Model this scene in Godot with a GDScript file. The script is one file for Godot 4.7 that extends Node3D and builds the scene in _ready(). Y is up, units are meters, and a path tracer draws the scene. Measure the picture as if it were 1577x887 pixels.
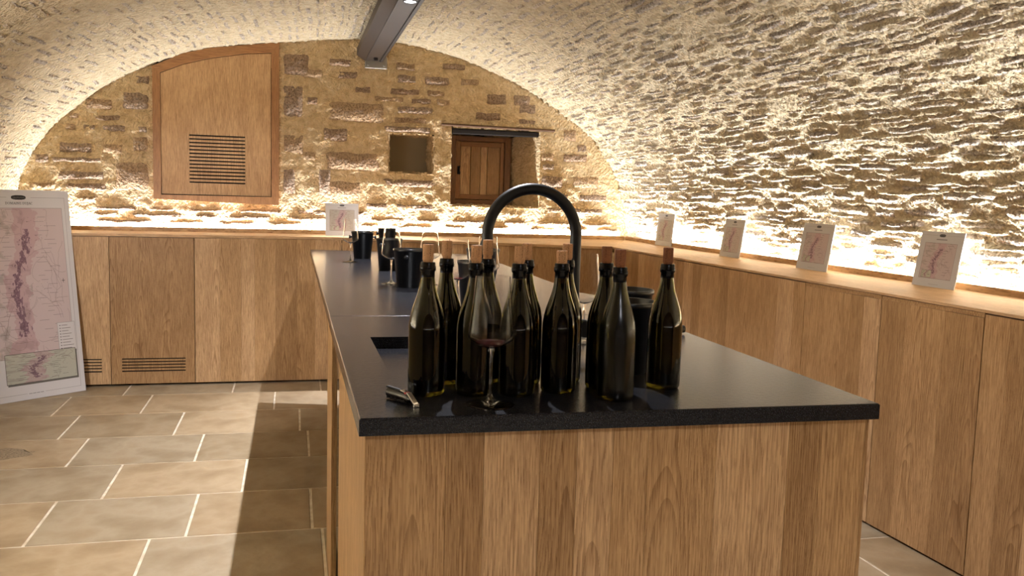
extends Node3D
# A vaulted stone tasting cellar: oak cabinets with hidden light strips round the walls, a long island with a black stone top.
# y is up, the island runs along -z, units are metres.

const BACK := -7.82          # face of the end wall
const REAR := 2.3            # wall behind the camera
const TOP := 1.10            # height of the island worktop

class MB:
	# collects faces for one mesh; faces are given counter-clockwise as seen from outside
	var v := PackedVector3Array()
	var n := PackedVector3Array()
	var uv := PackedVector2Array()
	var ix := PackedInt32Array()
	func vert(p: Vector3, nn: Vector3, t := Vector2.ZERO) -> int:
		v.push_back(p)
		n.push_back(nn)
		uv.push_back(t)
		return v.size() - 1
	func tri(a: int, b: int, c: int) -> void:
		ix.push_back(a)
		ix.push_back(c)
		ix.push_back(b)
	func face(pts: Array, out: Vector3, uvs: Array = []) -> void:
		# convex polygon, turned so that it faces out
		var nn: Vector3 = (pts[1] - pts[0]).cross(pts[2] - pts[0])
		if nn.length() < 1e-12 and pts.size() > 3:
			nn = (pts[2] - pts[0]).cross(pts[3] - pts[0])
		var turned := nn.dot(out) < 0.0
		nn = (-nn if turned else nn).normalized()
		var first := v.size()
		for k in pts.size():
			vert(pts[k], nn, uvs[k] if uvs.size() > k else Vector2(pts[k].x + pts[k].z, pts[k].y))
		for k in range(1, pts.size() - 1):
			if turned:
				tri(first, first + k + 1, first + k)
			else:
				tri(first, first + k, first + k + 1)
	func box(at: Vector3, size: Vector3, bevel := 0.0, turn := Basis(), off := Vector2.ZERO, per := Vector2(1, 1), along := 1) -> void:
		# chamfered box; along = axis of the grain, which the texture's v follows
		var h := size / 2.0
		var b := minf(bevel, minf(h.x, minf(h.y, h.z)) * 0.9)
		var put := func(ax: int, s: Vector3) -> Vector3:
			var p := Vector3(s.x * (h.x - b), s.y * (h.y - b), s.z * (h.z - b))
			p[ax] = s[ax] * h[ax]
			return p
		var flat := func(p: Vector3, ax: int) -> Vector2:
			var g := along
			var o := 0
			if ax == along:
				g = (ax + 1) % 3
			for k in 3:
				if k != ax and k != g:
					o = k
			return Vector2(p[o] / per.x, p[g] / per.y) + off
		var add := func(pts: Array, out: Vector3, ax: int) -> void:
			var q := []
			var t := []
			for p in pts:
				t.push_back(flat.call(p, ax))
				q.push_back(at + turn * p)
			face(q, turn * out, t)
		for ax in 3:
			var u := (ax + 1) % 3
			var w := (ax + 2) % 3
			for s in [-1.0, 1.0]:
				var pts := []
				for c in [[-1.0, -1.0], [1.0, -1.0], [1.0, 1.0], [-1.0, 1.0]]:
					var sg := Vector3.ONE
					sg[ax] = s
					sg[u] = c[0]
					sg[w] = c[1]
					pts.push_back(put.call(ax, sg))
				var out := Vector3.ZERO
				out[ax] = s
				add.call(pts, out, ax)
		if b <= 0.0:
			return
		for c in 3:
			var a := (c + 1) % 3
			var d := (c + 2) % 3
			for sa in [-1.0, 1.0]:
				for sd in [-1.0, 1.0]:
					var lo := Vector3.ZERO
					lo[a] = sa
					lo[d] = sd
					lo[c] = -1.0
					var hi := lo
					hi[c] = 1.0
					var out := lo
					out[c] = 0.0
					add.call([put.call(a, lo), put.call(a, hi), put.call(d, hi), put.call(d, lo)], out, a)
		for sx in [-1.0, 1.0]:
			for sy in [-1.0, 1.0]:
				for sz in [-1.0, 1.0]:
					var s := Vector3(sx, sy, sz)
					add.call([put.call(0, s), put.call(1, s), put.call(2, s)], s, 0)
	func lathe(prof: Array, seg := 32, at := Vector3.ZERO, turn := Basis()) -> void:
		# profile of (radius, height) turned about y; the surface faces the right of its direction of travel
		var m := prof.size() - 1
		var nor := []
		for k in m:
			var d: Vector2 = (prof[k + 1] - prof[k]).normalized()
			nor.push_back(Vector2(d.y, -d.x))
		for k in m:
			var na: Vector2 = nor[k]
			var nb: Vector2 = nor[k]
			if k > 0 and nor[k - 1].dot(nor[k]) > 0.6:
				na = (nor[k - 1] + nor[k]).normalized()
			if k < m - 1 and nor[k + 1].dot(nor[k]) > 0.6:
				nb = (nor[k + 1] + nor[k]).normalized()
			var first := v.size()
			for j in seg + 1:
				var c := cos(TAU * j / seg)
				var s := sin(TAU * j / seg)
				var p: Vector2 = prof[k]
				var q: Vector2 = prof[k + 1]
				vert(at + turn * Vector3(p.x * c, p.y, p.x * s), turn * Vector3(na.x * c, na.y, na.x * s), Vector2(float(j) / seg, p.y))
				vert(at + turn * Vector3(q.x * c, q.y, q.x * s), turn * Vector3(nb.x * c, nb.y, nb.x * s), Vector2(float(j) / seg, q.y))
			for j in seg:
				var a := first + j * 2
				if prof[k + 1].x > 1e-6:
					tri(a, a + 1, a + 3)
				if prof[k].x > 1e-6:
					tri(a, a + 3, a + 2)
	func tube(path: Array, rad: Array, seg := 20, capped := true) -> void:
		var side := Vector3.UP
		var first := v.size()
		var last := path.size() - 1
		for k in path.size():
			var d: Vector3 = (path[mini(k + 1, last)] - path[maxi(k - 1, 0)]).normalized()
			if k == 0 and absf(d.dot(side)) > 0.9:
				side = Vector3.FORWARD
			side = (side - d * side.dot(d)).normalized()
			var up := d.cross(side)
			for j in seg + 1:
				var a := TAU * j / seg
				var o := side * cos(a) + up * sin(a)
				vert(path[k] + o * rad[k], o, Vector2(float(j) / seg, float(k) / last))
		for k in last:
			for j in seg:
				var a := first + k * (seg + 1) + j
				tri(a, a + 1, a + seg + 2)
				tri(a, a + seg + 2, a + seg + 1)
		if capped:
			for e in [0, last]:
				var d: Vector3 = path[0] - path[1] if e == 0 else path[last] - path[last - 1]
				var ring := []
				for j in seg:
					ring.push_back(v[first + e * (seg + 1) + j])
				face(ring, d)
	func grid(nx: int, ny: int, pts: PackedVector3Array, keep: PackedByteArray = PackedByteArray(), flip := false) -> void:
		# nx by ny points, row by row; keep says which of the cells are there
		var first := v.size()
		var sgn := -1.0 if flip else 1.0
		for j in ny:
			for i in nx:
				var du := pts[j * nx + mini(i + 1, nx - 1)] - pts[j * nx + maxi(i - 1, 0)]
				var dv := pts[mini(j + 1, ny - 1) * nx + i] - pts[maxi(j - 1, 0) * nx + i]
				vert(pts[j * nx + i], du.cross(dv).normalized() * sgn, Vector2(float(i) / (nx - 1), float(j) / (ny - 1)))
		for j in ny - 1:
			for i in nx - 1:
				if keep.size() and not keep[j * (nx - 1) + i]:
					continue
				var a := first + j * nx + i
				if flip:
					tri(a, a + nx + 1, a + 1)
					tri(a, a + nx, a + nx + 1)
				else:
					tri(a, a + 1, a + nx + 1)
					tri(a, a + nx + 1, a + nx)
	func done() -> ArrayMesh:
		var a := []
		a.resize(Mesh.ARRAY_MAX)
		a[Mesh.ARRAY_VERTEX] = v
		a[Mesh.ARRAY_NORMAL] = n
		a[Mesh.ARRAY_TEX_UV] = uv
		a[Mesh.ARRAY_INDEX] = ix
		var m := ArrayMesh.new()
		m.add_surface_from_arrays(Mesh.PRIMITIVE_TRIANGLES, a)
		return m

var names := {}
var rng := RandomNumberGenerator.new()
var M := {}
var n1 := FastNoiseLite.new()
var n2 := FastNoiseLite.new()
var n3 := FastNoiseLite.new()

# ---------------------------------------------------------------- helpers
func numbered(called: String) -> String:
	var k: int = names.get(called, -1) + 1
	names[called] = k
	return called if k == 0 else "%s_%03d" % [called, k]

func obj(called: String, mesh: Mesh, mat: Material, parent: Node3D = self) -> MeshInstance3D:
	var o := MeshInstance3D.new()
	o.name = numbered(called) if parent == self else called
	o.mesh = mesh
	o.material_override = mat
	parent.add_child(o, true)
	return o

func tag(o: Node3D, label: String, category: String, group := "") -> Node3D:
	o.set_meta("label", label)
	o.set_meta("category", category)
	if group:
		o.set_meta("group", group)
	return o

func thing(called: String, label: String, category: String, at := Vector3.ZERO, group := "") -> Node3D:
	var o := Node3D.new()
	o.name = numbered(called)
	add_child(o)
	o.position = at
	tag(o, label, category, group)
	return o

func part(called: String, parent: Node3D) -> Node3D:
	var o := Node3D.new()
	o.name = called
	parent.add_child(o, true)
	return o

func struct(called: String, mesh: Mesh, mat: Material, label: String, category := "wall") -> MeshInstance3D:
	var o := obj(called, mesh, mat)
	o.set_meta("kind", "structure")
	tag(o, label, category)
	return o

func boxed(size: Vector3, at := Vector3.ZERO, bevel := 0.001, turn := Basis()) -> ArrayMesh:
	var b := MB.new()
	b.box(at, size, bevel, turn)
	return b.done()

func lathed(prof: Array, seg := 32) -> ArrayMesh:
	var b := MB.new()
	b.lathe(prof, seg)
	return b.done()

# ---------------------------------------------------------------- materials
func noise_tex(freq: float, stops: Array, oct := 4, kind := FastNoiseLite.TYPE_SIMPLEX_SMOOTH, seed_ := 1, size := 512, as_normal := 0.0) -> NoiseTexture2D:
	var n := FastNoiseLite.new()
	n.seed = seed_
	n.noise_type = kind
	n.frequency = freq
	n.fractal_octaves = oct
	if kind == FastNoiseLite.TYPE_CELLULAR:
		n.cellular_return_type = FastNoiseLite.RETURN_DISTANCE
	var t := NoiseTexture2D.new()
	t.width = size
	t.height = size
	t.seamless = true
	t.noise = n
	if as_normal > 0.0:
		t.as_normal_map = true
		t.bump_strength = as_normal
	if stops.size():
		var g := Gradient.new()
		g.offsets = PackedFloat32Array(stops.map(func(s): return s[0]))
		g.colors = PackedColorArray(stops.map(func(s): return s[1]))
		t.color_ramp = g
	return t

func mat(color: Color, rough := 0.5, metal := 0.0) -> StandardMaterial3D:
	var m := StandardMaterial3D.new()
	m.albedo_color = color
	m.roughness = rough
	m.metallic = metal
	return m

func tri(m: StandardMaterial3D, per_metre: float, world := true) -> StandardMaterial3D:
	m.uv1_triplanar = true
	m.uv1_world_triplanar = world
	m.uv1_scale = Vector3.ONE * per_metre
	return m

func oak_image(flat: bool, seed_: int) -> ImageTexture:
	# 0.8 m across the grain by 1.6 m along it
	var w := 640
	var h := 640
	n1.seed = seed_
	n2.seed = seed_ + 7
	n3.seed = seed_ + 13
	for n in [n1, n2, n3]:
		n.noise_type = FastNoiseLite.TYPE_SIMPLEX_SMOOTH
		n.frequency = 1.0
		n.fractal_type = FastNoiseLite.FRACTAL_FBM
	n1.fractal_octaves = 2
	n2.fractal_octaves = 2
	n3.fractal_octaves = 1
	var data := PackedByteArray()
	data.resize(w * h * 3)
	var k := 0
	for j in h:
		var y := 1.6 * j / h
		for i in w:
			var x := 0.8 * i / w
			var ring := 0.0
			var warp := n1.get_noise_2d(x * 7.0, y * 1.6)
			if flat:
				var dx := fposmod(x + 0.012 * sin(y * 4.0), 0.2) - 0.1
				ring = y * 4.2 + dx * dx * 950.0 + warp * 1.9
			else:
				ring = x * 120.0 + warp * 2.6
			var t := ring - floorf(ring)
			var late := t * t * t
			var fibre := n2.get_noise_2d(x * 170.0, y * 5.0)
			var pore := n3.get_noise_2d(x * 520.0 + 31.0, y * 15.0)
			var dark := late * (0.42 if flat else 0.28) + clampf(fibre * 0.42, -0.25, 0.4) + warp * 0.16
			if pore > 0.38:
				dark += (pore - 0.38) * 1.3
			dark = clampf(dark + 0.2, 0.0, 1.0)
			data[k] = int(lerpf(215.0, 142.0, dark))
			data[k + 1] = int(lerpf(178.0, 106.0, dark))
			data[k + 2] = int(lerpf(132.0, 70.0, dark))
			k += 3
	return ImageTexture.create_from_image(Image.create_from_data(w, h, false, Image.FORMAT_RGB8, data))

func stroke(im: Image, a: Vector2, b: Vector2, c: Color, wide := 1) -> void:
	var steps := int(maxf(absf(b.x - a.x), absf(b.y - a.y))) + 1
	for k in steps + 1:
		var p := a.lerp(b, float(k) / steps)
		im.fill_rect(Rect2i(int(p.x), int(p.y), wide, wide), c)

func frame_on(im: Image, r: Rect2i, c: Color, wide := 1) -> void:
	for s in [Rect2i(r.position, Vector2i(r.size.x, wide)), Rect2i(r.position + Vector2i(0, r.size.y - wide), Vector2i(r.size.x, wide)), Rect2i(r.position, Vector2i(wide, r.size.y)), Rect2i(r.position + Vector2i(r.size.x - wide, 0), Vector2i(wide, r.size.y))]:
		im.fill_rect(s, c)

func badge_on(im: Image, c: Vector2i, w: int, h: int) -> void:
	for j in range(-h, h + 1):
		var half := int(w * sqrt(maxf(0.0, 1.0 - pow(absf(float(j) / h), 3.0))))
		im.fill_rect(Rect2i(c.x - half, c.y + j, half * 2, 1), Color(0.13, 0.12, 0.12))
	var r := RandomNumberGenerator.new()
	r.seed = 5
	for k in 9:
		var x := c.x - w * 0.75 + k * w * 0.18
		stroke(im, Vector2(x, c.y + h * r.randf_range(-0.3, 0.1)), Vector2(x + w * 0.12, c.y + h * r.randf_range(0.0, 0.5)), Color(0.8, 0.78, 0.75), maxi(1, h / 8))

func map_on(im: Image, r: Rect2i, seed_: int, paper: Color, detail: float) -> void:
	# print of a vineyard map: pale ground, grey hills, purple plots along a slope, thin roads, village dots, name strokes
	var q := RandomNumberGenerator.new()
	q.seed = seed_
	var nz := FastNoiseLite.new()
	nz.seed = seed_
	nz.frequency = 3.2
	for j in r.size.y:
		for i in r.size.x:
			var x := float(i) / r.size.x
			var y := float(j) / r.size.y
			var hill := nz.get_noise_2d(x * 1.3, y * 2.2)
			var c := paper
			if hill > 0.08 and x < 0.55:
				c = c.lerp(Color(0.62, 0.58, 0.55), clampf((hill - 0.08) * 2.2, 0.0, 0.6))
			var slope := 0.47 - 0.16 * (y - 0.2) + 0.05 * sin(y * 9.0)
			var off := absf(x - slope)
			if off < 0.13 + hill * 0.1:
				c = c.lerp(Color(0.72, 0.55, 0.58), 0.45)
			if off < 0.035 + nz.get_noise_2d(x * 6.0 + 9.0, y * 5.0) * 0.11 and y > 0.14 and y < 0.86:
				c = Color(0.36, 0.24, 0.31).lerp(c, 0.25 + 0.45 * clampf(nz.get_noise_2d(x * 12.0, y * 25.0) + 0.3, 0.0, 1.0))
			im.set_pixel(r.position.x + i, r.position.y + j, c)
	var at := func(x: float, y: float) -> Vector2:
		return Vector2(r.position.x + clampf(x, 0.01, 0.98) * r.size.x, r.position.y + clampf(y, 0.01, 0.98) * r.size.y)
	for k in int(26 * detail):
		var x := q.randf()
		var y := q.randf()
		var a := q.randf() * TAU
		for s in 9:
			a += q.randf_range(-0.6, 0.6)
			var x2 := x + cos(a) * 0.04
			var y2 := y + sin(a) * 0.03
			stroke(im, at.call(x, y), at.call(x2, y2), Color(0.5, 0.42, 0.4))
			x = x2
			y = y2
	for k in int(70 * detail):
		var c := Vector2(0.62 + 0.13 * sin(k * 1.7), [0.09, 0.2, 0.24, 0.52, 0.6][k % 5])
		var p: Vector2 = at.call(c.x + q.randfn(0.0, 0.07), c.y + q.randfn(0.0, 0.022))
		im.fill_rect(Rect2i(Vector2i(p), Vector2i(2, 2)), Color(0.24, 0.2, 0.2) if k % 3 else Color(0.93, 0.9, 0.86))
	for k in int(34 * detail):
		var p: Vector2 = at.call(q.randf_range(0.03, 0.3) if k % 2 else q.randf_range(0.6, 0.8), 0.06 + 0.88 * k / (34.0 * detail))
		var wide := r.size.x * q.randf_range(0.08, 0.15)
		for s in int(wide / 3.0):
			im.fill_rect(Rect2i(int(p.x) + s * 3, int(p.y), 2, 1 + (s + k) % 2), Color(0.3, 0.26, 0.26))
	frame_on(im, r, Color(0.3, 0.27, 0.26), 1)

func poster_print() -> ImageTexture:
	var im := Image.create(560, 1064, false, Image.FORMAT_RGB8)
	var paper := Color(0.84, 0.83, 0.83)
	im.fill(paper)
	frame_on(im, Rect2i(26, 38, 508, 996), Color(0.45, 0.42, 0.42))
	im.fill_rect(Rect2i(215, 34, 130, 9), paper)
	badge_on(im, Vector2i(280, 38), 40, 12)
	map_on(im, Rect2i(62, 92, 452, 760), 11, Color(0.80, 0.735, 0.73), 1.7)
	im.fill_rect(Rect2i(428, 690, 100, 156), paper)
	frame_on(im, Rect2i(428, 690, 100, 156), Color(0.4, 0.37, 0.36))
	for k in 9:
		im.fill_rect(Rect2i(440, 704 + k * 15, 6, 4), Color(0.25, 0.2, 0.22))
		im.fill_rect(Rect2i(452, 705 + k * 15, 34 + (k * 17) % 30, 2), Color(0.35, 0.3, 0.3))
	im.fill_rect(Rect2i(134, 836, 392, 152), Color(0.42, 0.4, 0.38))
	map_on(im, Rect2i(128, 828, 392, 152), 23, Color(0.72, 0.72, 0.66), 0.8)
	frame_on(im, Rect2i(128, 828, 392, 152), Color(0.22, 0.2, 0.2), 2)
	im.fill_rect(Rect2i(230, 1031, 100, 8), paper)
	for k in 24:
		im.fill_rect(Rect2i(240 + k * 3 + k / 6 * 3, 1033, 2, 3), Color(0.35, 0.32, 0.32))
	stroke(im, Vector2(478, 470), Vector2(494, 470), Color(0.15, 0.13, 0.13), 2)
	stroke(im, Vector2(486, 460), Vector2(486, 480), Color(0.15, 0.13, 0.13), 2)
	return ImageTexture.create_from_image(im)

func card_print(seed_: int, ground: Color) -> ImageTexture:
	var im := Image.create(300, 306, false, Image.FORMAT_RGB8)
	var paper := Color(0.76, 0.75, 0.745)
	im.fill(paper)
	stroke(im, Vector2(10, 20), Vector2(290, 20), Color(0.55, 0.53, 0.52))
	im.fill_rect(Rect2i(120, 18, 60, 5), paper)
	badge_on(im, Vector2i(150, 20), 22, 8)
	for k in 15:
		im.fill_rect(Rect2i(112 + k * 5, 40, 4, 5), Color(0.4, 0.38, 0.38))
	map_on(im, Rect2i(38, 62, 224, 196), seed_, ground, 0.7)
	map_on(im, Rect2i(52, 214, 70, 40), seed_ + 3, Color(0.7, 0.7, 0.62), 0.2)
	for k in 14:
		im.fill_rect(Rect2i(116 + k * 5, 288, 3, 2), Color(0.5, 0.48, 0.47))
	return ImageTexture.create_from_image(im)

func cork_print() -> ImageTexture:
	var im := Image.create(96, 96, false, Image.FORMAT_RGB8)
	var q := RandomNumberGenerator.new()
	q.seed = 4
	for j in 96:
		for i in 96:
			im.set_pixel(i, j, Color(0.86, 0.66, 0.47).darkened(q.randf() * 0.16))
	for k in 90:
		im.fill_rect(Rect2i(q.randi() % 94, q.randi() % 94, 2, 1 + q.randi() % 3), Color(0.42, 0.27, 0.17))
	for col in [8, 40, 70]:   # worn stamped letters running up the cork
		for k in 7:
			var y: int = 10 + k * 11
			im.fill_rect(Rect2i(col, y, 7, 1), Color(0.25, 0.13, 0.08))
			im.fill_rect(Rect2i(col + (k * 3) % 6, y, 1, 6), Color(0.25, 0.13, 0.08))
			if k % 2:
				im.fill_rect(Rect2i(col, y + 5, 7, 1), Color(0.25, 0.13, 0.08))
	return ImageTexture.create_from_image(im)

func make_materials() -> void:
	var oak_f := oak_image(true, 3)
	var oak_q := oak_image(false, 9)
	var shade := [Color(1, 1, 1), Color(0.93, 0.91, 0.87), Color(0.86, 0.83, 0.78), Color(0.97, 0.98, 1.0)]
	for k in 8:
		var m := mat(shade[k / 2], 0.48)
		m.albedo_texture = oak_f if k % 2 else oak_q
		m.metallic_specular = 0.35
		M["oak%d" % k] = m
	var dim := mat(Color(0.68, 0.62, 0.55), 0.5)
	dim.albedo_texture = oak_q
	M.dark_oak = dim
	M.rear = mat(Color(0.33, 0.26, 0.20), 0.8)  # dark so that little shows mirrored in the bottles
	M.frame_oak = mat(Color(0.84, 0.74, 0.62), 0.5)
	M.frame_oak.albedo_texture = oak_q
	M.shutter_frame = mat(Color(0.66, 0.56, 0.46), 0.5)
	M.shutter_frame.albedo_texture = oak_q
	M.shutter_oak = mat(Color(0.78, 0.68, 0.56), 0.5)
	M.shutter_oak.albedo_texture = oak_q
	M.niche_back = mat(Color(0.62, 0.55, 0.43), 0.9)
	M.recess_shade = mat(Color(0.13, 0.10, 0.075), 0.9)  # shade below the lintel, put into the colour
	M.crust = mat(Color(0.36, 0.26, 0.18), 0.95)
	# stone and mortar: the colour and the fine relief of their surface
	var grit := noise_tex(0.022, [[0.0, Color.BLACK], [0.35, Color(0.25, 0.25, 0.25)], [0.62, Color(0.7, 0.7, 0.7)], [1.0, Color.WHITE]], 6, FastNoiseLite.TYPE_SIMPLEX, 21, 512)
	var pits := noise_tex(0.034, [[0.0, Color(0.42, 0.35, 0.29)], [0.2, Color(0.66, 0.59, 0.51)], [0.36, Color(0.87, 0.83, 0.77)], [0.7, Color(0.93, 0.89, 0.83)], [1.0, Color(1, 0.98, 0.95)]], 6, FastNoiseLite.TYPE_SIMPLEX, 5, 512)
	var sand := noise_tex(0.008, [[0.0, Color(0.86, 0.82, 0.76)], [0.5, Color(0.96, 0.94, 0.9)], [1.0, Color(1, 1, 1)]], 5, FastNoiseLite.TYPE_SIMPLEX, 8, 512)
	for k in 5:
		var c: Color = [Color(0.90, 0.87, 0.82), Color(0.86, 0.83, 0.79), Color(0.93, 0.89, 0.83), Color(0.88, 0.83, 0.76), Color(0.83, 0.80, 0.77)][k]
		var m := tri(mat(c, 0.95), 1.9)
		m.albedo_texture = pits
		m.heightmap_enabled = true
		m.heightmap_texture = grit
		m.heightmap_scale = 4.0
		M["stone%d" % k] = m
	for k in 4:   # browner stones of the end wall
		var c: Color = [Color(0.76, 0.66, 0.55), Color(0.70, 0.61, 0.53), Color(0.80, 0.70, 0.58), Color(0.72, 0.64, 0.57)][k]
		var m := tri(mat(c, 0.95), 2.2)
		m.albedo_texture = pits
		m.heightmap_enabled = true
		m.heightmap_texture = grit
		m.heightmap_scale = 2.4
		M["wallstone%d" % k] = m
	var mo := tri(mat(Color(0.90, 0.80, 0.64), 0.95), 2.4)
	mo.albedo_texture = sand
	mo.heightmap_enabled = true
	mo.heightmap_texture = grit
	mo.heightmap_scale = 2.2
	M.mortar = mo
	var mv: StandardMaterial3D = mo.duplicate()
	mv.albedo_color = Color(0.86, 0.795, 0.67)
	mv.uv1_scale = Vector3.ONE * 2.3
	mv.heightmap_scale = 3.0
	M.vault_mortar = mv
	var slab := noise_tex(0.006, [[0.0, Color(0.86, 0.83, 0.79)], [0.4, Color(0.95, 0.94, 0.92)], [0.6, Color(1, 1, 1)], [1.0, Color(0.93, 0.90, 0.86)]], 6, FastNoiseLite.TYPE_SIMPLEX_SMOOTH, 31, 512)
	for k in 4:
		var c: Color = [Color(0.66, 0.58, 0.46), Color(0.63, 0.56, 0.45), Color(0.69, 0.61, 0.49), Color(0.66, 0.60, 0.50)][k]
		var m := tri(mat(c, 0.55), 0.9)
		m.albedo_texture = slab
		m.heightmap_enabled = true
		m.heightmap_texture = grit
		m.heightmap_scale = 0.12
		M["tile%d" % k] = m
	M.grout = tri(mat(Color(0.93, 0.90, 0.84), 0.9), 2.0)
	M.grout.albedo_texture = sand
	M.stain = tri(mat(Color(0.66, 0.62, 0.55), 0.7), 3.0)
	M.stain.albedo_texture = pits
	var gr := tri(mat(Color(1, 1, 1), 0.2), 4.0)
	gr.albedo_texture = noise_tex(0.16, [[0.0, Color(0.07, 0.07, 0.08)], [0.62, Color(0.09, 0.09, 0.10)], [0.76, Color(0.16, 0.16, 0.18)], [0.88, Color(0.42, 0.42, 0.44)]], 3, FastNoiseLite.TYPE_SIMPLEX, 77, 512)
	gr.heightmap_enabled = true
	gr.heightmap_texture = grit
	gr.heightmap_scale = 0.02
	gr.roughness = 0.24
	gr.metallic_specular = 0.4
	M.granite = gr
	M.edge = mat(Color(0.035, 0.035, 0.04), 0.35)
	M.sink = mat(Color(0.012, 0.012, 0.014), 0.55)
	M.black = mat(Color(0.028, 0.028, 0.032), 0.32)
	M.matt_black = mat(Color(0.035, 0.04, 0.05), 0.42)
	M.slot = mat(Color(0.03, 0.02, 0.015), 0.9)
	M.iron = mat(Color(0.05, 0.045, 0.04), 0.5, 0.4)
	M.beam = mat(Color(0.19, 0.14, 0.095), 0.5, 0.15)
	M.beam_dark = mat(Color(0.16, 0.13, 0.11), 0.5, 0.3)
	M.steel = mat(Color(0.62, 0.6, 0.56), 0.45, 0.5)
	M.chrome = mat(Color(0.86, 0.86, 0.86), 0.16, 1.0)
	M.foam = mat(Color(0.82, 0.81, 0.81), 0.7)
	M.poster = mat(Color.WHITE, 0.6)
	M.poster.albedo_texture = poster_print()
	for k in 5:
		M["card%d" % k] = mat(Color.WHITE, 0.5)
		M["card%d" % k].albedo_texture = card_print(40 + k * 5, [Color(0.74, 0.69, 0.67), Color(0.74, 0.67, 0.66), Color(0.73, 0.67, 0.655), Color(0.70, 0.69, 0.67), Color(0.68, 0.65, 0.60)][k])
	M.ink = mat(Color(0.2, 0.18, 0.18), 0.7)
	M.cork = mat(Color(1, 1, 1), 0.85)
	M.cork.albedo_texture = cork_print()
	M.cork.uv1_scale = Vector3(2, 26, 1)
	M.dark_cork = mat(Color(0.66, 0.55, 0.5), 0.85)
	M.dark_cork.albedo_texture = M.cork.albedo_texture
	M.dark_cork.uv1_scale = Vector3(2, 26, 1)
	var bg := mat(Color(0.35, 0.33, 0.095, 0.0), 0.02)
	bg.transparency = BaseMaterial3D.TRANSPARENCY_ALPHA
	bg.refraction_enabled = true
	bg.refraction_scale = 0.05
	bg.metallic_specular = 0.36
	M.bottle = bg
	var dusty: StandardMaterial3D = bg.duplicate()
	dusty.roughness = 0.22
	M.dusty = dusty
	M.foil = mat(Color(0.015, 0.015, 0.015), 0.22)
	M.foil.metallic_specular = 0.3
	M.wine = mat(Color(0.02, 0.006, 0.006), 0.1)
	M.residue = mat(Color(0.30, 0.02, 0.05), 0.15)
	var solid := mat(Color(1, 1, 1, 0.0), 0.0)
	solid.transparency = BaseMaterial3D.TRANSPARENCY_ALPHA
	solid.refraction_enabled = true
	solid.refraction_scale = 0.05
	M.solid_glass = solid
	var fine: StandardMaterial3D = solid.duplicate()
	fine.refraction_scale = 0.022   # thin blown bowls
	M.bowl_glass = fine
	var led := mat(Color(1, 0.95, 0.85), 0.5)
	led.emission_enabled = true
	led.emission = Color(0.97, 0.97, 1.0)
	led.emission_energy_multiplier = 6.0
	M.led = led
	var spot := led.duplicate()
	spot.emission_energy_multiplier = 8.0
	M.spot = spot
	M.red = mat(Color(0.7, 0.08, 0.06), 0.4)
	M.tortoise = mat(Color(0.10, 0.06, 0.035), 0.25)

# ---------------------------------------------------------------- the vault
var arch: PackedVector2Array = PackedVector2Array()
var arch_at := PackedFloat32Array()
var arch_len := 0.0

func make_arch() -> void:
	# the end wall's outline, from the floor on the left over the crown to the floor on the right
	var rough := [Vector2(-2.22, -0.02), Vector2(-2.21, 0.6), Vector2(-2.19, 1.2), Vector2(-2.153, 1.516), Vector2(-2.095, 1.69), Vector2(-1.977, 1.895), Vector2(-1.83, 2.07), Vector2(-1.466, 2.367), Vector2(-1.116, 2.557)]
	rough.append_array([Vector2(-0.72, 2.70), Vector2(-0.124, 2.791), Vector2(0.565, 2.868), Vector2(1.02, 2.842), Vector2(1.504, 2.737), Vector2(1.945, 2.572), Vector2(2.25, 2.41), Vector2(2.5, 2.25)])
	rough.append_array([Vector2(2.712, 2.096), Vector2(2.842, 1.923), Vector2(2.95, 1.745), Vector2(3.02, 1.524), Vector2(3.051, 1.356), Vector2(3.085, 1.178), Vector2(3.1, 0.6), Vector2(3.1, -0.02)])
	for k in rough.size() - 1:
		for s in 8:
			arch.push_back(rough[k].cubic_interpolate(rough[k + 1], rough[maxi(k - 1, 0)], rough[mini(k + 2, rough.size() - 1)], s / 8.0))
	arch.push_back(rough[-1])
	arch_at.push_back(0.0)
	for k in range(1, arch.size()):
		arch_len += arch[k].distance_to(arch[k - 1])
		arch_at.push_back(arch_len)

func on_arch(s: float) -> Vector2:
	var k := clampi(arch_at.bsearch(s), 1, arch.size() - 1)
	return arch[k - 1].lerp(arch[k], clampf((s - arch_at[k - 1]) / (arch_at[k] - arch_at[k - 1]), 0.0, 1.0))

func arch_normal(s: float) -> Vector2:
	var d := (on_arch(minf(s + 0.12, arch_len)) - on_arch(maxf(s - 0.12, 0.0))).normalized()
	return Vector2(d.y, -d.x)

func vault_point(s: float, z: float, out: float) -> Vector3:
	var p := on_arch(s) + arch_normal(s) * out
	return Vector3(widen(p.x, z), p.y, z)

func widen(x: float, z: float) -> float:
	# the cellar widens a little from the end wall towards the camera
	if x > 0.55:
		return 0.55 + (x - 0.55) * (1.0 + 0.0258 * (z - BACK))
	return 0.55 + (x - 0.55) * (1.0 + 0.09 * smoothstep(0.0, 2.4, z - BACK))

func relief(s: float) -> float:
	# how rough the masonry is: most on the right wall, least left of the crown
	return lerpf(0.35, 0.85, smoothstep(arch_len * 0.55, arch_len * 0.78, s))

var courses := PackedFloat32Array()

func course_gap(s: float, z: float) -> float:
	# distance to the nearest bed joint, which wanders along the wall
	var t := s + 0.02 * n2.get_noise_2d(z * 1.1, s * 2.0)
	var k := clampi(courses.bsearch(t), 1, courses.size() - 1)
	return minf(absf(t - courses[k - 1]), absf(courses[k] - t))

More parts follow.
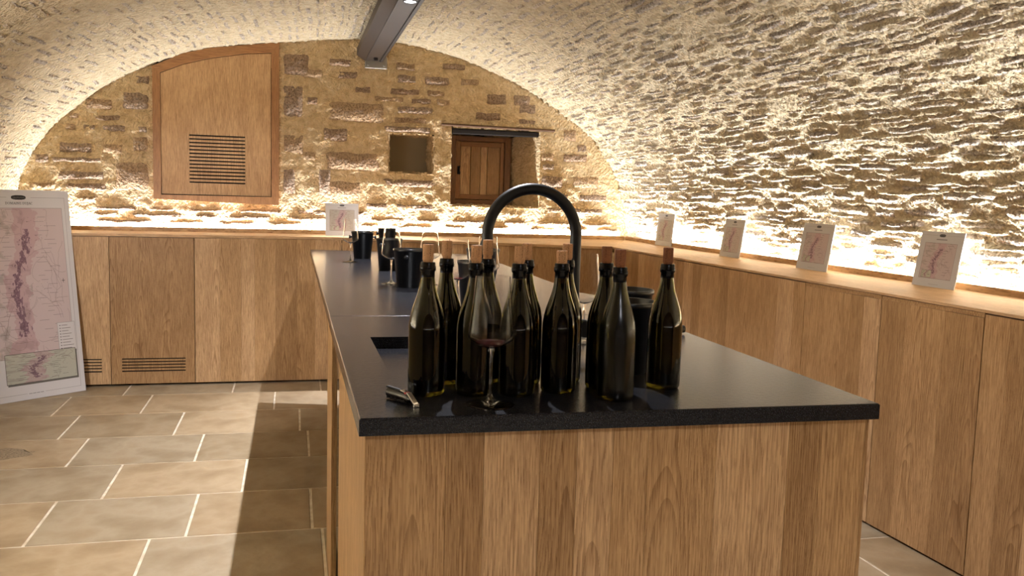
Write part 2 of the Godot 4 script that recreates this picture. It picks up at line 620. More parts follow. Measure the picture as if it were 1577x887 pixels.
func mortar_height(s: float, z: float) -> float:
	var a := relief(s)
	var ridge := clampf(0.45 + n2.get_noise_2d(z * 2.6, s * 21.0) * 1.5, 0.0, 1.25)
	var d := course_gap(s, z) / 0.011
	var h := 0.026 * ridge * exp(-d * d)
	h += 0.016 * n1.get_noise_2d(z * 2.2, s * 5.0) + 0.010 * n3.get_noise_2d(z * 14.0, s * 30.0) + 0.006 * n1.get_noise_2d(z * 34.0, s * 48.0) - 0.003
	return h * a

func vault_grid(s0: float, s1: float, ds: float, z0: float, z1: float, dz: float, b: MB) -> void:
	var nx := int(ceil((z1 - z0) / dz)) + 1
	var ny := int(ceil((s1 - s0) / ds)) + 1
	var pts := PackedVector3Array()
	pts.resize(nx * ny)
	for j in ny:
		var s := lerpf(s0, s1, float(j) / (ny - 1))
		var p := on_arch(s)
		var o := arch_normal(s)
		for i in nx:
			var z := lerpf(z0, z1, float(i) / (nx - 1))
			var q := p + o * mortar_height(s, z)
			pts[j * nx + i] = Vector3(widen(q.x, z), q.y, z)
	b.grid(nx, ny, pts, PackedByteArray(), true)

func shell(s0: float, s1: float, b: MB) -> void:
	# outer face of the masonry, half a metre out, with its ends closed
	var ny := 24
	var pts := PackedVector3Array()
	var ends := [BACK - 0.02, REAR]
	for j in ny:
		var s := lerpf(s0, s1, float(j) / (ny - 1))
		for z in ends:
			pts.push_back(vault_point(s, z, -0.45))
	b.grid(2, ny, pts, PackedByteArray(), false)

func stone_patch(b: MB, s0: float, s1: float, z0: float, z1: float, proud: float, nx := 9, ny := 5) -> void:
	# one rough stone in the vault: rounded arrises, an uneven split face
	var pts := PackedVector3Array()
	var a := relief((s0 + s1) / 2.0)
	for j in ny:
		for i in nx:
			var u := float(i) / (nx - 1)
			var w := float(j) / (ny - 1)
			var z := lerpf(z0, z1, u)
			var s := lerpf(s0, s1, w)
			var edge := minf(minf(u, 1.0 - u) * (nx - 1), minf(w, 1.0 - w) * (ny - 1))
			z += 0.016 * n1.get_noise_2d(z * 9.0, s * 9.0) * (1.0 if edge < 0.5 else 0.4)
			s += 0.012 * n1.get_noise_2d(z * 7.0 + 50.0, s * 11.0) - 0.02 * n2.get_noise_2d(z * 1.1, s * 2.0)
			var h := proud + a * (0.010 * n3.get_noise_2d(z * 16.0 + 7.0, s * 24.0) + 0.008 * n1.get_noise_2d(z * 42.0, s * 60.0))
			if edge < 0.5:
				h = -0.03
			elif edge < 1.5:
				h -= 0.003
			pts.push_back(vault_point(s, z, h))
	b.grid(nx, ny, pts, PackedByteArray(), true)

func masonry(owner_: Node3D, s0: float, s1: float, z0: float, z1: float, near: Vector3) -> void:
	# the stones of this stretch, course by course; the 300 nearest are single parts
	var list := []
	for k in courses.size() - 1:
		if courses[k] < s0 - 0.001 or courses[k + 1] > s1 + 0.001:
			continue
		var z := z0 + rng.randf() * 0.2
		while z < z1 - 0.1:
			var long := rng.randf_range(0.12, 0.42)
			var hide := rng.randf()
			if hide > 0.16:
				list.push_back([courses[k] + rng.randf_range(0.004, 0.012), courses[k + 1] - rng.randf_range(0.004, 0.012), z, z + long, rng.randf_range(0.004, 0.020), rng.randi() % 5])
			z += long + rng.randf_range(0.008, 0.03)
	for e in list:
		e.push_back(vault_point((e[0] + e[1]) / 2.0, (e[2] + e[3]) / 2.0, 0.0).distance_to(near))
	list.sort_custom(func(x, y): return x[6] < y[6])
	var rest := []
	for k in 5:
		rest.push_back(MB.new())
	for k in list.size():
		var e = list[k]
		var proud: float = e[4] * lerpf(0.5, 1.0, relief(e[0]))
		if k < 300:
			var b := MB.new()
			stone_patch(b, e[0], e[1], e[2], e[3], proud)
			obj("stone", b.done(), M["stone%d" % e[5]], owner_)
		else:
			stone_patch(rest[e[5]], e[0], e[1], e[2], e[3], proud, 6, 4)
	var m := ArrayMesh.new()
	for k in 5:
		if rest[k].v.size():
			var a := []
			a.resize(Mesh.ARRAY_MAX)
			a[Mesh.ARRAY_VERTEX] = rest[k].v
			a[Mesh.ARRAY_NORMAL] = rest[k].n
			a[Mesh.ARRAY_TEX_UV] = rest[k].uv
			a[Mesh.ARRAY_INDEX] = rest[k].ix
			m.add_surface_from_arrays(Mesh.PRIMITIVE_TRIANGLES, a)
			m.surface_set_material(m.get_surface_count() - 1, M["stone%d" % k])
	if m.get_surface_count():
		var o := MeshInstance3D.new()
		o.name = "small_stones"
		o.mesh = m
		o.set_meta("kind", "stuff")
		owner_.add_child(o, true)

func build_vault() -> void:
	for n in [n1, n2, n3]:
		n.noise_type = FastNoiseLite.TYPE_SIMPLEX_SMOOTH
		n.frequency = 1.0
		n.fractal_type = FastNoiseLite.FRACTAL_FBM
		n.fractal_octaves = 3
	n1.seed = 101
	n2.seed = 102
	n2.fractal_octaves = 2
	n3.seed = 103
	make_arch()
	var s := 0.0
	while s < arch_len + 0.2:
		courses.push_back(s)
		s += rng.randf_range(0.045, 0.078)
	# where the walls pass into the vault: the bed joints nearest to 1.55 m and 1.9 m
	var left := 0.0
	var right := arch_len
	for c in courses:
		if c < arch_len * 0.4 and on_arch(c).y < 1.6:
			left = c
		if c > arch_len * 0.6 and on_arch(c).y > 1.9:
			right = c
	var low_right := arch_len - 1.05
	var b := MB.new()
	vault_grid(right, low_right, 0.011, BACK - 0.02, -1.6, 0.013, b)
	vault_grid(right, low_right, 0.05, -1.6, REAR, 0.06, b)
	vault_grid(low_right, arch_len, 0.2, BACK - 0.02, REAR, 0.4, b)
	shell(right, arch_len, b)
	var w := struct("wall_right", b.done(), M.vault_mortar, "rough rubble stone side wall lit from below, right of the island")
	masonry(w, right, low_right, BACK + 0.03, -1.7, Vector3(1.2, 1.5, -2.5))
	b = MB.new()
	vault_grid(left, arch_len * 0.45, 0.016, BACK - 0.02, -4.6, 0.018, b)
	vault_grid(arch_len * 0.45, right, 0.013, BACK - 0.02, -2.0, 0.016, b)
	vault_grid(left, arch_len * 0.45, 0.06, -4.6, REAR, 0.08, b)
	vault_grid(arch_len * 0.45, right, 0.06, -2.0, REAR, 0.08, b)
	shell(left, right, b)
	w = struct("ceiling", b.done(), M.vault_mortar, "rough stone barrel vault over the whole cellar", "ceiling")
	masonry(w, left, right, BACK + 0.03, -2.0, Vector3(1.6, 1.9, -3.4))
	b = MB.new()
	vault_grid(0.0, left, 0.03, BACK - 0.02, REAR, 0.05, b)
	shell(0.0, left, b)
	struct("wall_left", b.done(), M.vault_mortar, "plain mortared side wall left of the island, behind the tall map board")
	# the wall behind the camera, kept dark so the bottles reflect little
	b = MB.new()
	b.box(Vector3(0.6, 1.5, REAR + 0.2), Vector3(7.2, 3.6, 0.4))
	struct("wall_rear", b.done(), M.rear, "unseen end wall behind the viewer, darkened to cut reflections in the bottles")

# ---------------------------------------------------------------- the end wall
func wall_stone(w: Node3D, x0: float, y0: float, x1: float, y1: float, proud: float) -> void:
	var pts := PackedVector3Array()
	var nx := 8
	var ny := 6
	for j in ny:
		for i in nx:
			var u := float(i) / (nx - 1)
			var t := float(j) / (ny - 1)
			var x := lerpf(x0, x1, u)
			var y := lerpf(y0, y1, t)
			var edge := minf(minf(u, 1.0 - u) * (nx - 1), minf(t, 1.0 - t) * (ny - 1))
			var corner := (absf(u - 0.5) > 0.45 and absf(t - 0.5) > 0.45)
			x += 0.014 * n1.get_noise_2d(x * 11.0, y * 11.0) * (1.0 if edge < 0.5 else 0.5)
			y += 0.013 * n1.get_noise_2d(x * 9.0 + 40.0, y * 12.0)
			if corner:
				x = lerpf(x, (x0 + x1) / 2.0, 0.06)
				y = lerpf(y, (y0 + y1) / 2.0, 0.14)
			var h := proud + 0.013 * n3.get_noise_2d(x * 18.0, y * 22.0)
			if edge < 0.5:
				h = -0.025
			elif edge < 1.5:
				h = lerpf(h, 0.0, 0.25)
			pts.push_back(Vector3(x, y, BACK + h))
	var b := MB.new()
	b.grid(nx, ny, pts)
	obj("stone", b.done(), M["wallstone%d" % (rng.randi() % 4)], w)

func build_end_wall() -> void:
	var step := 0.014
	var nx := int(5.5 / step)
	var ny := int(2.05 / step)
	var x0 := -2.3
	var y0 := 0.92
	var pts := PackedVector3Array()
	pts.resize(nx * ny)
	var holes := [Rect2(0.813, 1.738, 0.396, 0.336), Rect2(1.368, 1.462, 0.822, 0.695)]
	for j in ny:
		for i in nx:
			var x := x0 + i * step
			var y := y0 + j * step
			var h := 0.012 * n1.get_noise_2d(x * 3.0, y * 4.0) + 0.005 * n3.get_noise_2d(x * 13.0, y * 17.0)
			h += 0.012 * maxf(0.0, n2.get_noise_2d(x * 5.0, y * 9.0) - 0.18)
			if x > -1.11 and x < -0.14 and y > 1.47 and y < 2.62 + 0.14 * (x + 1.11):
				h = -0.05   # the opening that the oak panel closes
			pts[j * nx + i] = Vector3(x, y, BACK + h)
	var keep := PackedByteArray()
	keep.resize((nx - 1) * (ny - 1))
	for j in ny - 1:
		for i in nx - 1:
			var x := x0 + (i + 0.5) * step
			var y := y0 + (j + 0.5) * step
			var open := false
			for r in holes:
				var wob := 0.008 * n1.get_noise_2d(x * 14.0, y * 14.0)
				open = open or r.grow(wob).has_point(Vector2(x, y))
			keep[j * (nx - 1) + i] = 0 if open else 1
	var b := MB.new()
	b.grid(nx, ny, pts, keep)
	b.box(Vector3(0.45, 0.46, BACK - 0.02), Vector3(5.6, 0.94, 0.04))
	# what closes the wall behind: masonry half a metre deep round the two openings
	b.box(Vector3(-0.75, 1.6, BACK - 0.40), Vector3(3.1, 3.2, 0.7))
	b.box(Vector3(2.9, 1.6, BACK - 0.40), Vector3(1.36, 3.2, 0.7))
	b.box(Vector3(1.5, 2.75, BACK - 0.40), Vector3(1.5, 1.0, 0.7))
	b.box(Vector3(1.5, 0.7, BACK - 0.40), Vector3(1.5, 1.36, 0.7))
	# reveals of the small niche
	var z := BACK + 0.006
	var d := BACK - 0.30
	var f := [Vector3(0.808, 1.73, z), Vector3(1.214, 1.733, z), Vector3(1.214, 2.082, z), Vector3(0.808, 2.086, z)]
	var k := [Vector3(0.85, 1.75, d), Vector3(1.195, 1.75, d), Vector3(1.185, 2.07, d), Vector3(0.845, 2.076, d)]
	for e in 4:
		var mid: Vector3 = Vector3(1.01, 1.91, BACK - 0.15) - (f[e] + f[(e + 1) % 4]) / 2.0
		rough_face(b, f[e], f[(e + 1) % 4], k[(e + 1) % 4], k[e], mid)
	# reveals of the window recess, splayed on its right
	d = BACK - 0.46
	f = [Vector3(1.36, 1.45, z), Vector3(2.20, 1.45, z), Vector3(2.195, 2.163, z), Vector3(1.36, 2.17, z)]
	k = [Vector3(1.44, 1.475, d), Vector3(2.03, 1.475, d), Vector3(2.0, 2.11, d), Vector3(1.44, 2.13, d)]
	for e in 4:
		var mid: Vector3 = Vector3(1.75, 1.8, BACK - 0.2) - (f[e] + f[(e + 1) % 4]) / 2.0
		rough_face(b, f[e], f[(e + 1) % 4], k[(e + 1) % 4], k[e], mid)
	b.face([k[0], k[1], k[2], k[3]], Vector3.BACK)
	var w := struct("wall_back", b.done(), M.mortar, "pale mortared stone end wall under the arch, lit from below")
	b = MB.new()
	b.box(Vector3(1.015, 1.91, BACK - 0.31), Vector3(0.40, 0.38, 0.02))
	obj("niche_back", b.done(), M.niche_back, w)
	# the stones that show in the wall, roughly course by course from the bottom: y0, y1, then x0, x1 of each
	stone_row(w, 1.345, 1.385, [-1.62, -1.25, -1.2, -0.95, -0.9, -0.55, -0.5, -0.05, 0.0, 0.36, 0.42, 0.62])
	stone_row(w, 1.29, 1.335, [-1.62, -1.38, -1.34, -0.86, -0.82, -0.62, -0.58, -0.16, -0.1, 0.3, 0.62, 1.0, 1.05, 1.3, 1.34, 1.8, 1.85, 2.1, 2.15, 2.55, 2.6, 2.95])
	stone_row(w, 1.235, 1.28, [-1.62, -1.1, -1.05, -0.7, -0.66, -0.3, -0.25, 0.1, 0.55, 0.75, 0.8, 1.25, 1.3, 1.55, 1.6, 1.95, 2.0, 2.4, 2.45, 2.7, 2.75, 3.0])
	stone_row(w, 1.50, 1.575, [-2.1, -1.86, -1.84, -1.46])
	stone_row(w, 1.585, 1.67, [-1.9, -1.47])
	stone_row(w, 1.40, 1.47, [-1.74, -1.56, 0.6, 0.82, 0.84, 1.26, 2.26, 2.45, 2.47, 2.86])
	stone_row(w, 1.48, 1.78, [-1.45, -1.14, -0.1, 0.02, 0.2, 0.32])
	stone_row(w, 1.47, 1.675, [0.215, 0.615])
	stone_row(w, 1.60, 1.69, [0.71, 1.26])
	stone_row(w, 1.72, 1.92, [0.22, 0.775])
	stone_row(w, 1.965, 2.12, [0.22, 0.475])
	stone_row(w, 2.135, 2.355, [0.225, 0.815])
	stone_row(w, 2.085, 2.15, [0.73, 1.22])
	stone_row(w, 2.165, 2.23, [0.82, 1.18])
	stone_row(w, 2.245, 2.33, [0.83, 1.23])
	stone_row(w, 2.34, 2.40, [0.66, 0.96, 0.98, 1.2, 1.22, 1.36])
	stone_row(w, 2.41, 2.475, [0.50, 0.66, 0.78, 1.11, 1.13, 1.32])
	stone_row(w, 2.51, 2.60, [0.06, 0.25, 0.35, 0.55, 0.86, 1.06, 1.1, 1.36])
	stone_row(w, 2.62, 2.70, [0.27, 0.50, 0.85, 1.05])
	stone_row(w, 2.50, 2.735, [-0.11, 0.14])
	stone_row(w, 2.14, 2.485, [-0.11, 0.09])
	stone_row(w, 2.28, 2.36, [0.1, 0.2])
	stone_row(w, 1.84, 2.06, [-0.11, 0.1])
	stone_row(w, 1.80, 1.90, [0.06, 0.19])
	stone_row(w, 1.73, 1.775, [-1.94, -1.48])
	stone_row(w, 1.71, 1.80, [-2.03, -1.92])
	stone_row(w, 1.80, 1.90, [-1.87, -1.57, -1.54, -1.35])
	stone_row(w, 1.81, 1.985, [-1.3, -1.16])
	stone_row(w, 1.985, 2.05, [-1.8, -1.71, -1.67, -1.56, -1.54, -1.33, -1.25, -1.17])
	stone_row(w, 2.075, 2.13, [-1.78, -1.68, -1.6, -1.36])
	stone_row(w, 2.16, 2.34, [-1.38, -1.14])
	stone_row(w, 2.15, 2.27, [-1.66, -1.42])
	stone_row(w, 2.37, 2.47, [-1.27, -1.14])
	stone_row(w, 2.22, 2.31, [1.56, 1.84])
	stone_row(w, 2.36, 2.485, [1.66, 1.88, 1.92, 2.1])
	stone_row(w, 2.52, 2.60, [1.42, 1.62])
	stone_row(w, 2.65, 2.72, [1.25, 1.5])
	stone_row(w, 2.30, 2.41, [1.97, 2.16])
	stone_row(w, 2.21, 2.265, [1.97, 2.16])
	stone_row(w, 2.06, 2.2, [2.4, 2.55])
	stone_row(w, 1.97, 2.06, [2.55, 2.65])
	stone_row(w, 1.88, 1.97, [2.2, 2.34, 2.4, 2.68])
	stone_row(w, 1.80, 1.87, [2.21, 2.35])
	stone_row(w, 1.63, 1.77, [2.2, 2.44, 2.5, 2.8])
	stone_row(w, 1.52, 1.6, [2.24, 2.5, 2.55, 2.9])
	# worn wooden lintel over the window recess
	b = MB.new()
	b.box(Vector3(1.80, 2.172, BACK - 0.105), Vector3(1.06, 0.022, 0.26), 0.008, Basis(Vector3.BACK, -0.012), Vector2.ZERO, Vector2(0.8, 1.6), 0)
	obj("lintel", b.done(), M.crust, w)
	b = MB.new()   # near-black board that stands for the shade under the lintel
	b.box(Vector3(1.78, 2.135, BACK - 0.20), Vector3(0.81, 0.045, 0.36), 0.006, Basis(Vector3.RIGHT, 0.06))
	obj("lintel_shade", b.done(), M.recess_shade, w)

func stone_row(w: Node3D, y0: float, y1: float, xs: Array) -> void:
	for k in xs.size() / 2:
		wall_stone(w, xs[k * 2], y0, xs[k * 2 + 1], y1, rng.randf_range(0.008, 0.02))

func rough_face(b: MB, p0: Vector3, p1: Vector3, p2: Vector3, p3: Vector3, out: Vector3) -> void:
	var nx := 26
	var pts := PackedVector3Array()
	var nn := (p1 - p0).cross(p3 - p0).normalized()
	var flip := nn.dot(out) < 0.0
	var to := -nn if flip else nn
	for j in 13:
		for i in nx:
			var u := float(i) / (nx - 1)
			var t := j / 12.0
			var p := p0.lerp(p1, u).lerp(p3.lerp(p2, u), t)
			p += to * (0.02 * n1.get_noise_3d(p.x * 9.0, p.y * 9.0, p.z * 9.0) + 0.01 * n3.get_noise_3d(p.x * 22.0, p.y * 22.0, p.z * 22.0)) * (1.0 if j > 0 else 0.4)
			pts.push_back(p)
	b.grid(nx, 13, pts, PackedByteArray(), flip)

# ---------------------------------------------------------------- floor
func build_floor() -> void:
	var b := MB.new()
	b.box(Vector3(0.6, -0.1515, -2.7), Vector3(7.4, 0.30, 10.8))
	var f := struct("floor", b.done(), M.grout, "pale limestone paved floor with light joints", "floor")
	var rows := [-7.3, -6.872, -6.300, -5.708, -5.130, -4.560, -3.990, -3.430, -2.860, -2.290, -1.72, -1.15]
	var first := [[-1.234, -0.456, 0.209], [-1.58, -1.022, -0.137], [-1.397, -0.734, 0.04], [-1.219, -0.548], [-0.924, -0.257], [-1.124, -0.467, 0.085], [-1.3, -0.615], [-1.0, -0.3], [-1.2, -0.45], [-0.9, -0.2], [-1.1, -0.5]]
	for r in rows.size() - 1:
		var xs: Array = first[r].duplicate()
		while xs[0] > -2.6:
			xs.push_front(xs[0] - rng.randf_range(0.6, 0.8))
		while xs[-1] < 2.9:
			xs.push_back(xs[-1] + rng.randf_range(0.6, 0.85))
			if r == 6 and xs[-1] > 2.1 and xs[-1] < 2.7:
				xs[-1] = 2.44
			if r == 7 and xs[-1] > 2.1 and xs[-1] < 2.7:
				xs[-1] = 2.44
		for k in xs.size() - 1:
			var w: float = xs[k + 1] - xs[k] - 0.013
			var d: float = rows[r + 1] - rows[r] - 0.013
			b = MB.new()
			b.box(Vector3((xs[k] + xs[k + 1]) / 2.0, -0.008, (rows[r] + rows[r + 1]) / 2.0), Vector3(w, 0.02, d), 0.002, Basis(Vector3.UP, rng.randf_range(-0.002, 0.002)))
			obj("tile", b.done(), M["tile%d" % (rng.randi() % 4)], f)
	# worn grey patch on one slab
	b = MB.new()
	var ring := []
	for k in 22:
		var a := TAU * k / 22.0
		var q := 1.0 + 0.35 * n1.get_noise_2d(cos(a) * 2.0, sin(a) * 2.0)
		ring.push_back(Vector3(-1.66 + 0.2 * cos(a) * q, 0.0026, -5.42 - 0.12 * sin(a) * q))
	b.face(ring, Vector3.UP)
	obj("stain", b.done(), M.stain, f)

# ---------------------------------------------------------------- joinery
func stave_widths(total: float, lo: float, hi: float) -> Array:
	var xs := [0.0]
	while xs[-1] < total - hi:
		xs.push_back(xs[-1] + rng.randf_range(lo, hi))
	xs.push_back(total)
	return xs

func staves(owner_: Node3D, a: Vector3, b_: Vector3, top_a: float, top_b: float, thick: float, cuts: Array, tones: Array = []) -> void:
	# upright oak staves glued side by side from a to b (at their lower front edge), the room on the left of a -> b turned by -90 degrees
	var along := (b_ - a)
	var total := along.length()
	along = along / total
	var back := Vector3.UP.cross(along).normalized()
	var turn := Basis(along, Vector3.UP, along.cross(Vector3.UP))
	for k in cuts.size() - 1:
		var x0: float = cuts[k]
		var x1: float = cuts[k + 1]
		var top := lerpf(top_a, top_b, (x0 + x1) / 2.0 / total)
		var h := top - a.y
		var b := MB.new()
		var mid := a + along * ((x0 + x1) / 2.0) + Vector3.UP * (h / 2.0) + back * (thick / 2.0)
		b.box(mid, Vector3(x1 - x0 - 0.0004, h, thick), 0.0006, turn, Vector2(rng.randf(), 0.35 + rng.randf() * 0.2), Vector2(0.8, 1.6), 1)
		var t: int = tones[k % tones.size()] if tones.size() else rng.randi() % 6
		obj("stave", b.done(), M["oak%d" % t], owner_)

func plate_with_slots(owner_: Node3D, x0: float, x1: float, y0: float, tops: Array, z: float, thick: float, hole: Rect2, slots: int, m: Material) -> void:
	# an oak board facing +z with a louvred opening; tops gives the height of its upper edge as (x, y) points
	var b := MB.new()
	var xs := [x0, hole.position.x, hole.end.x, x1]
	for t in tops:
		xs.push_back(t.x)
	xs.sort()
	var top_at := func(x: float) -> float:
		for k in tops.size() - 1:
			if x <= tops[k + 1].x:
				return lerpf(tops[k].y, tops[k + 1].y, clampf((x - tops[k].x) / maxf(tops[k + 1].x - tops[k].x, 1e-6), 0.0, 1.0))
		return tops[-1].y
	var quad := func(xa: float, xb: float, ya: float, yb0: float, yb1: float) -> void:
		var p := [Vector3(xa, ya, z), Vector3(xb, ya, z), Vector3(xb, yb1, z), Vector3(xa, yb0, z)]
		var t := []
		for q in p:
			t.push_back(Vector2(q.x / 0.8 + 0.31, q.y / 1.6 + 0.07))
		b.face(p, Vector3.BACK, t)
	for k in xs.size() - 1:
		if xs[k + 1] - xs[k] < 1e-5:
			continue
		var ta: float = top_at.call(xs[k])
		var tb: float = top_at.call(xs[k + 1])
		if xs[k] >= hole.position.x - 1e-5 and xs[k + 1] <= hole.end.x + 1e-5:
			quad.call(xs[k], xs[k + 1], y0, hole.position.y, hole.position.y)
			quad.call(xs[k], xs[k + 1], hole.end.y, ta, tb)
		else:
			quad.call(xs[k], xs[k + 1], y0, ta, tb)
		b.face([Vector3(xs[k], ta, z), Vector3(xs[k + 1], tb, z), Vector3(xs[k + 1], tb, z - thick), Vector3(xs[k], ta, z - thick)], Vector3.UP)
	b.face([Vector3(x0, y0, z), Vector3(x0, tops[0].y, z), Vector3(x0, tops[0].y, z - thick), Vector3(x0, y0, z - thick)], Vector3.LEFT)
	b.face([Vector3(x1, y0, z), Vector3(x1, tops[-1].y, z), Vector3(x1, tops[-1].y, z - thick), Vector3(x1, y0, z - thick)], Vector3.RIGHT)
	b.face([Vector3(x0, y0, z), Vector3(x1, y0, z), Vector3(x1, y0, z - thick), Vector3(x0, y0, z - thick)], Vector3.DOWN)
	obj("board", b.done(), m, owner_)
	obj("slot_backing", boxed(Vector3(hole.size.x + 0.01, hole.size.y + 0.01, 0.004), Vector3(hole.get_center().x, hole.get_center().y, z - thick + 0.003), 0.0), M.slot, owner_)
	# slats stand between the dark slots
	var pitch := hole.size.y / (slots - 0.62)
	for k in slots - 1:
		b = MB.new()
		var y := hole.position.y + pitch * (k + 0.38) + pitch * 0.31
		b.box(Vector3(hole.get_center().x, y, z - thick * 0.5), Vector3(hole.size.x, pitch * 0.62, thick * 0.98), 0.0008, Basis(), Vector2(0.3, 0.2 + 0.01 * k), Vector2(0.8, 1.6), 1)
		obj("slat", b.done(), m, owner_)

func strip_mesh(fr: Array, bk: Array, thick: float) -> ArrayMesh:
	# a worktop between its front and back edges, both lists of points on the upper face
	var b := MB.new()
	var dn := Vector3.DOWN * thick
	for k in fr.size() - 1:
		var l: float = fr[k].distance_to(fr[k + 1])
		var t := [Vector2(0, 0), Vector2(0, l / 1.6), Vector2(0.7, l / 1.6), Vector2(0.7, 0)]
		b.face([fr[k], fr[k + 1], bk[k + 1], bk[k]], Vector3.UP, t)
		b.face([fr[k] + dn, fr[k + 1] + dn, bk[k + 1] + dn, bk[k] + dn], Vector3.DOWN, t)
		var out: Vector3 = fr[k] - bk[k]
		b.face([fr[k], fr[k + 1], fr[k + 1] + dn, fr[k] + dn], out, [Vector2(0, 0), Vector2(0, l / 1.6), Vector2(0.03, l / 1.6), Vector2(0.03, 0)])
		b.face([bk[k], bk[k + 1], bk[k + 1] + dn, bk[k] + dn], -out)
	var last := fr.size() - 1
	b.face([fr[0], bk[0], bk[0] + dn, fr[0] + dn], fr[0] - fr[1])
	b.face([fr[last], bk[last], bk[last] + dn, fr[last] + dn], fr[last] - fr[last - 1])
	return b.done()

func right_front(z: float) -> float:
	return 2.602 + 0.034 * (z + 6.9)

func right_foot(z: float) -> float:
	return 2.958 + 0.0757 * (z + 7.55)

func build_cabinets() -> void:
	var zf := -7.2
	# end wall: two louvred units, then plain fronts to the corner
	var t := thing("cabinet", "oak base cabinet with a louvred door, half behind the tall map board", "cabinet", Vector3.ZERO)
	var d := part("door", t)
	plate_with_slots(d, -2.0, -1.371, 0.02, [Vector2(-2.0, 1.163), Vector2(-1.371, 1.163)], zf, 0.02, Rect2(-1.86, 0.115, 0.425, 0.105), 5, M.oak0)
	carcass(t, -2.02, -1.37, zf - 0.022)
	t = thing("cabinet", "oak base cabinet with a wide louvred door, right of the one behind the map board", "cabinet", Vector3.ZERO)
	d = part("door", t)
	plate_with_slots(d, -1.367, -0.757, 0.02, [Vector2(-1.367, 1.163), Vector2(-0.757, 1.163)], zf, 0.02, Rect2(-1.29, 0.115, 0.465, 0.105), 5, M.oak5)
	carcass(t, -1.37, -0.755, zf - 0.022)
	t = thing("cabinet", "plain oak base cabinet front without louvres behind the far end of the island", "cabinet", Vector3.ZERO)
	d = part("front_panel", t)
	staves(d, Vector3(-0.752, 0.02, zf), Vector3(0.375, 0.02, zf), 1.163, 1.166, 0.02, stave_widths(1.127, 0.09, 0.19))
	carcass(t, -0.755, 0.375, zf - 0.022)
	t = thing("cabinet", "plain oak base cabinet front seen through the black tap, in the far corner", "cabinet", Vector3.ZERO)
	d = part("front_panel", t)
	staves(d, Vector3(0.379, 0.02, zf), Vector3(2.60, 0.02, -6.92), 1.163, 1.132, 0.02, stave_widths(2.239, 0.12, 0.24))
	obj("carcass", boxed(Vector3(2.2, 1.08, 0.3), Vector3(1.49, 0.56, -7.42), 0.0), M.dark_oak, t)
	# worktop of the end wall with its upstand
	var fr := [Vector3(-2.05, 1.187, zf + 0.004), Vector3(0.35, 1.187, zf + 0.004), Vector3(2.602, 1.157, -6.9)]
	var bk := [Vector3(-2.05, 1.187, -7.72), Vector3(0.35, 1.187, -7.70), Vector3(2.958, 1.187, -7.57)]
	var wt := thing("wooden_worktop", "narrow oak worktop along the end wall, holding one map card", "worktop")
	obj("board", strip_mesh(fr, bk, 0.02), M.oak0, wt)
	var lip := []
	var lip2 := []
	for p in bk:
		lip.push_back(p + Vector3(0, 0.034, 0))
		lip2.push_back(p + Vector3(0, 0.034, -0.018))
	obj("upstand", strip_mesh(lip, lip2, 0.15), M.oak2, wt)
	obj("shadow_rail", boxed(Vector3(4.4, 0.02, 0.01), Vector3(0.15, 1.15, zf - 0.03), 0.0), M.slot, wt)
	# side wall
	var fronts := [[-6.88, -6.39, "plain oak side cabinet front nearest the far corner", 0], [-6.386, -5.712, "plain oak side cabinet door next to the far corner one, below the farthest map card", 1], [-5.708, -4.192, "long plain oak side cabinet front between the bottle on the right and the double doors", 0], [-4.188, -3.582, "left of the two inset oak side cabinet doors with a dark gap round them", 2], [-3.578, -2.962, "right of the two inset oak side cabinet doors with a dark gap round them", 2], [-2.958, -1.6, "plain oak side cabinet front at the right border of the view", 0], [-1.596, 1.0, "plain oak side cabinet front outside the view, beside the viewer", 0]]
	for f in fronts:
		var mid: float = (f[0] + f[1]) / 2.0
		t = thing("side_cabinet", f[2], "cabinet")
		d = part("door" if f[3] else "front_panel", t)
		var drop: float = 0.022 if f[3] == 2 else 0.006
		var a := Vector3(right_front(f[0]), 0.015, f[0])
		var b := Vector3(right_front(f[1]), 0.015, f[1])
		staves(d, a, b, side_top(f[0]) - 0.012 - drop, side_top(f[1]) - 0.012 - drop, 0.02, stave_widths(a.distance_to(b), 0.09, 0.17))
		if f[3] == 2:
			obj("top_rail", boxed(Vector3(0.02, 0.018, f[1] - f[0]), Vector3(right_front(mid) + 0.011, side_top(mid) - 0.024, mid), 0.0, Basis(Vector3.UP, 0.034)), M.oak4, t)
		obj("carcass", boxed(Vector3(0.26, 1.07, f[1] - f[0] - 0.01), Vector3(right_front(mid) + 0.155, 0.56, mid), 0.0, Basis(Vector3.UP, 0.034)), M.dark_oak, t)
	fr = []
	bk = []
	for z in [-6.9, -5.5, -4.2, -2.9, -1.5, 1.0]:
		fr.push_back(Vector3(right_front(z) - 0.003, side_top(z), z))
	for z in [-7.55, -6.0, -4.4, -2.9, -1.5, 1.0]:
		bk.push_back(Vector3(right_foot(z), lerpf(1.187, 1.135, (z + 7.55) / 5.2), z))
	wt = thing("wooden_worktop", "oak worktop along the right side wall, holding four map cards", "worktop")
	obj("board", strip_mesh(fr, bk, 0.012), M.oak0, wt)
	lip = []
	lip2 = []
	for p in bk:
		lip.push_back(p + Vector3(0, 0.032, 0))
		lip2.push_back(p + Vector3(0.018, 0.032, 0))
	obj("upstand", strip_mesh(lip, lip2, 0.14), M.oak2, wt)

func side_top(z: float) -> float:
	return 1.157 - 0.0036 * (z + 6.9)

func carcass(t: Node3D, x0: float, x1: float, z: float) -> void:
	obj("carcass", boxed(Vector3(x1 - x0 - 0.004, 1.13, 0.4), Vector3((x0 + x1) / 2.0, 0.585, z - 0.21), 0.0), M.dark_oak, t)

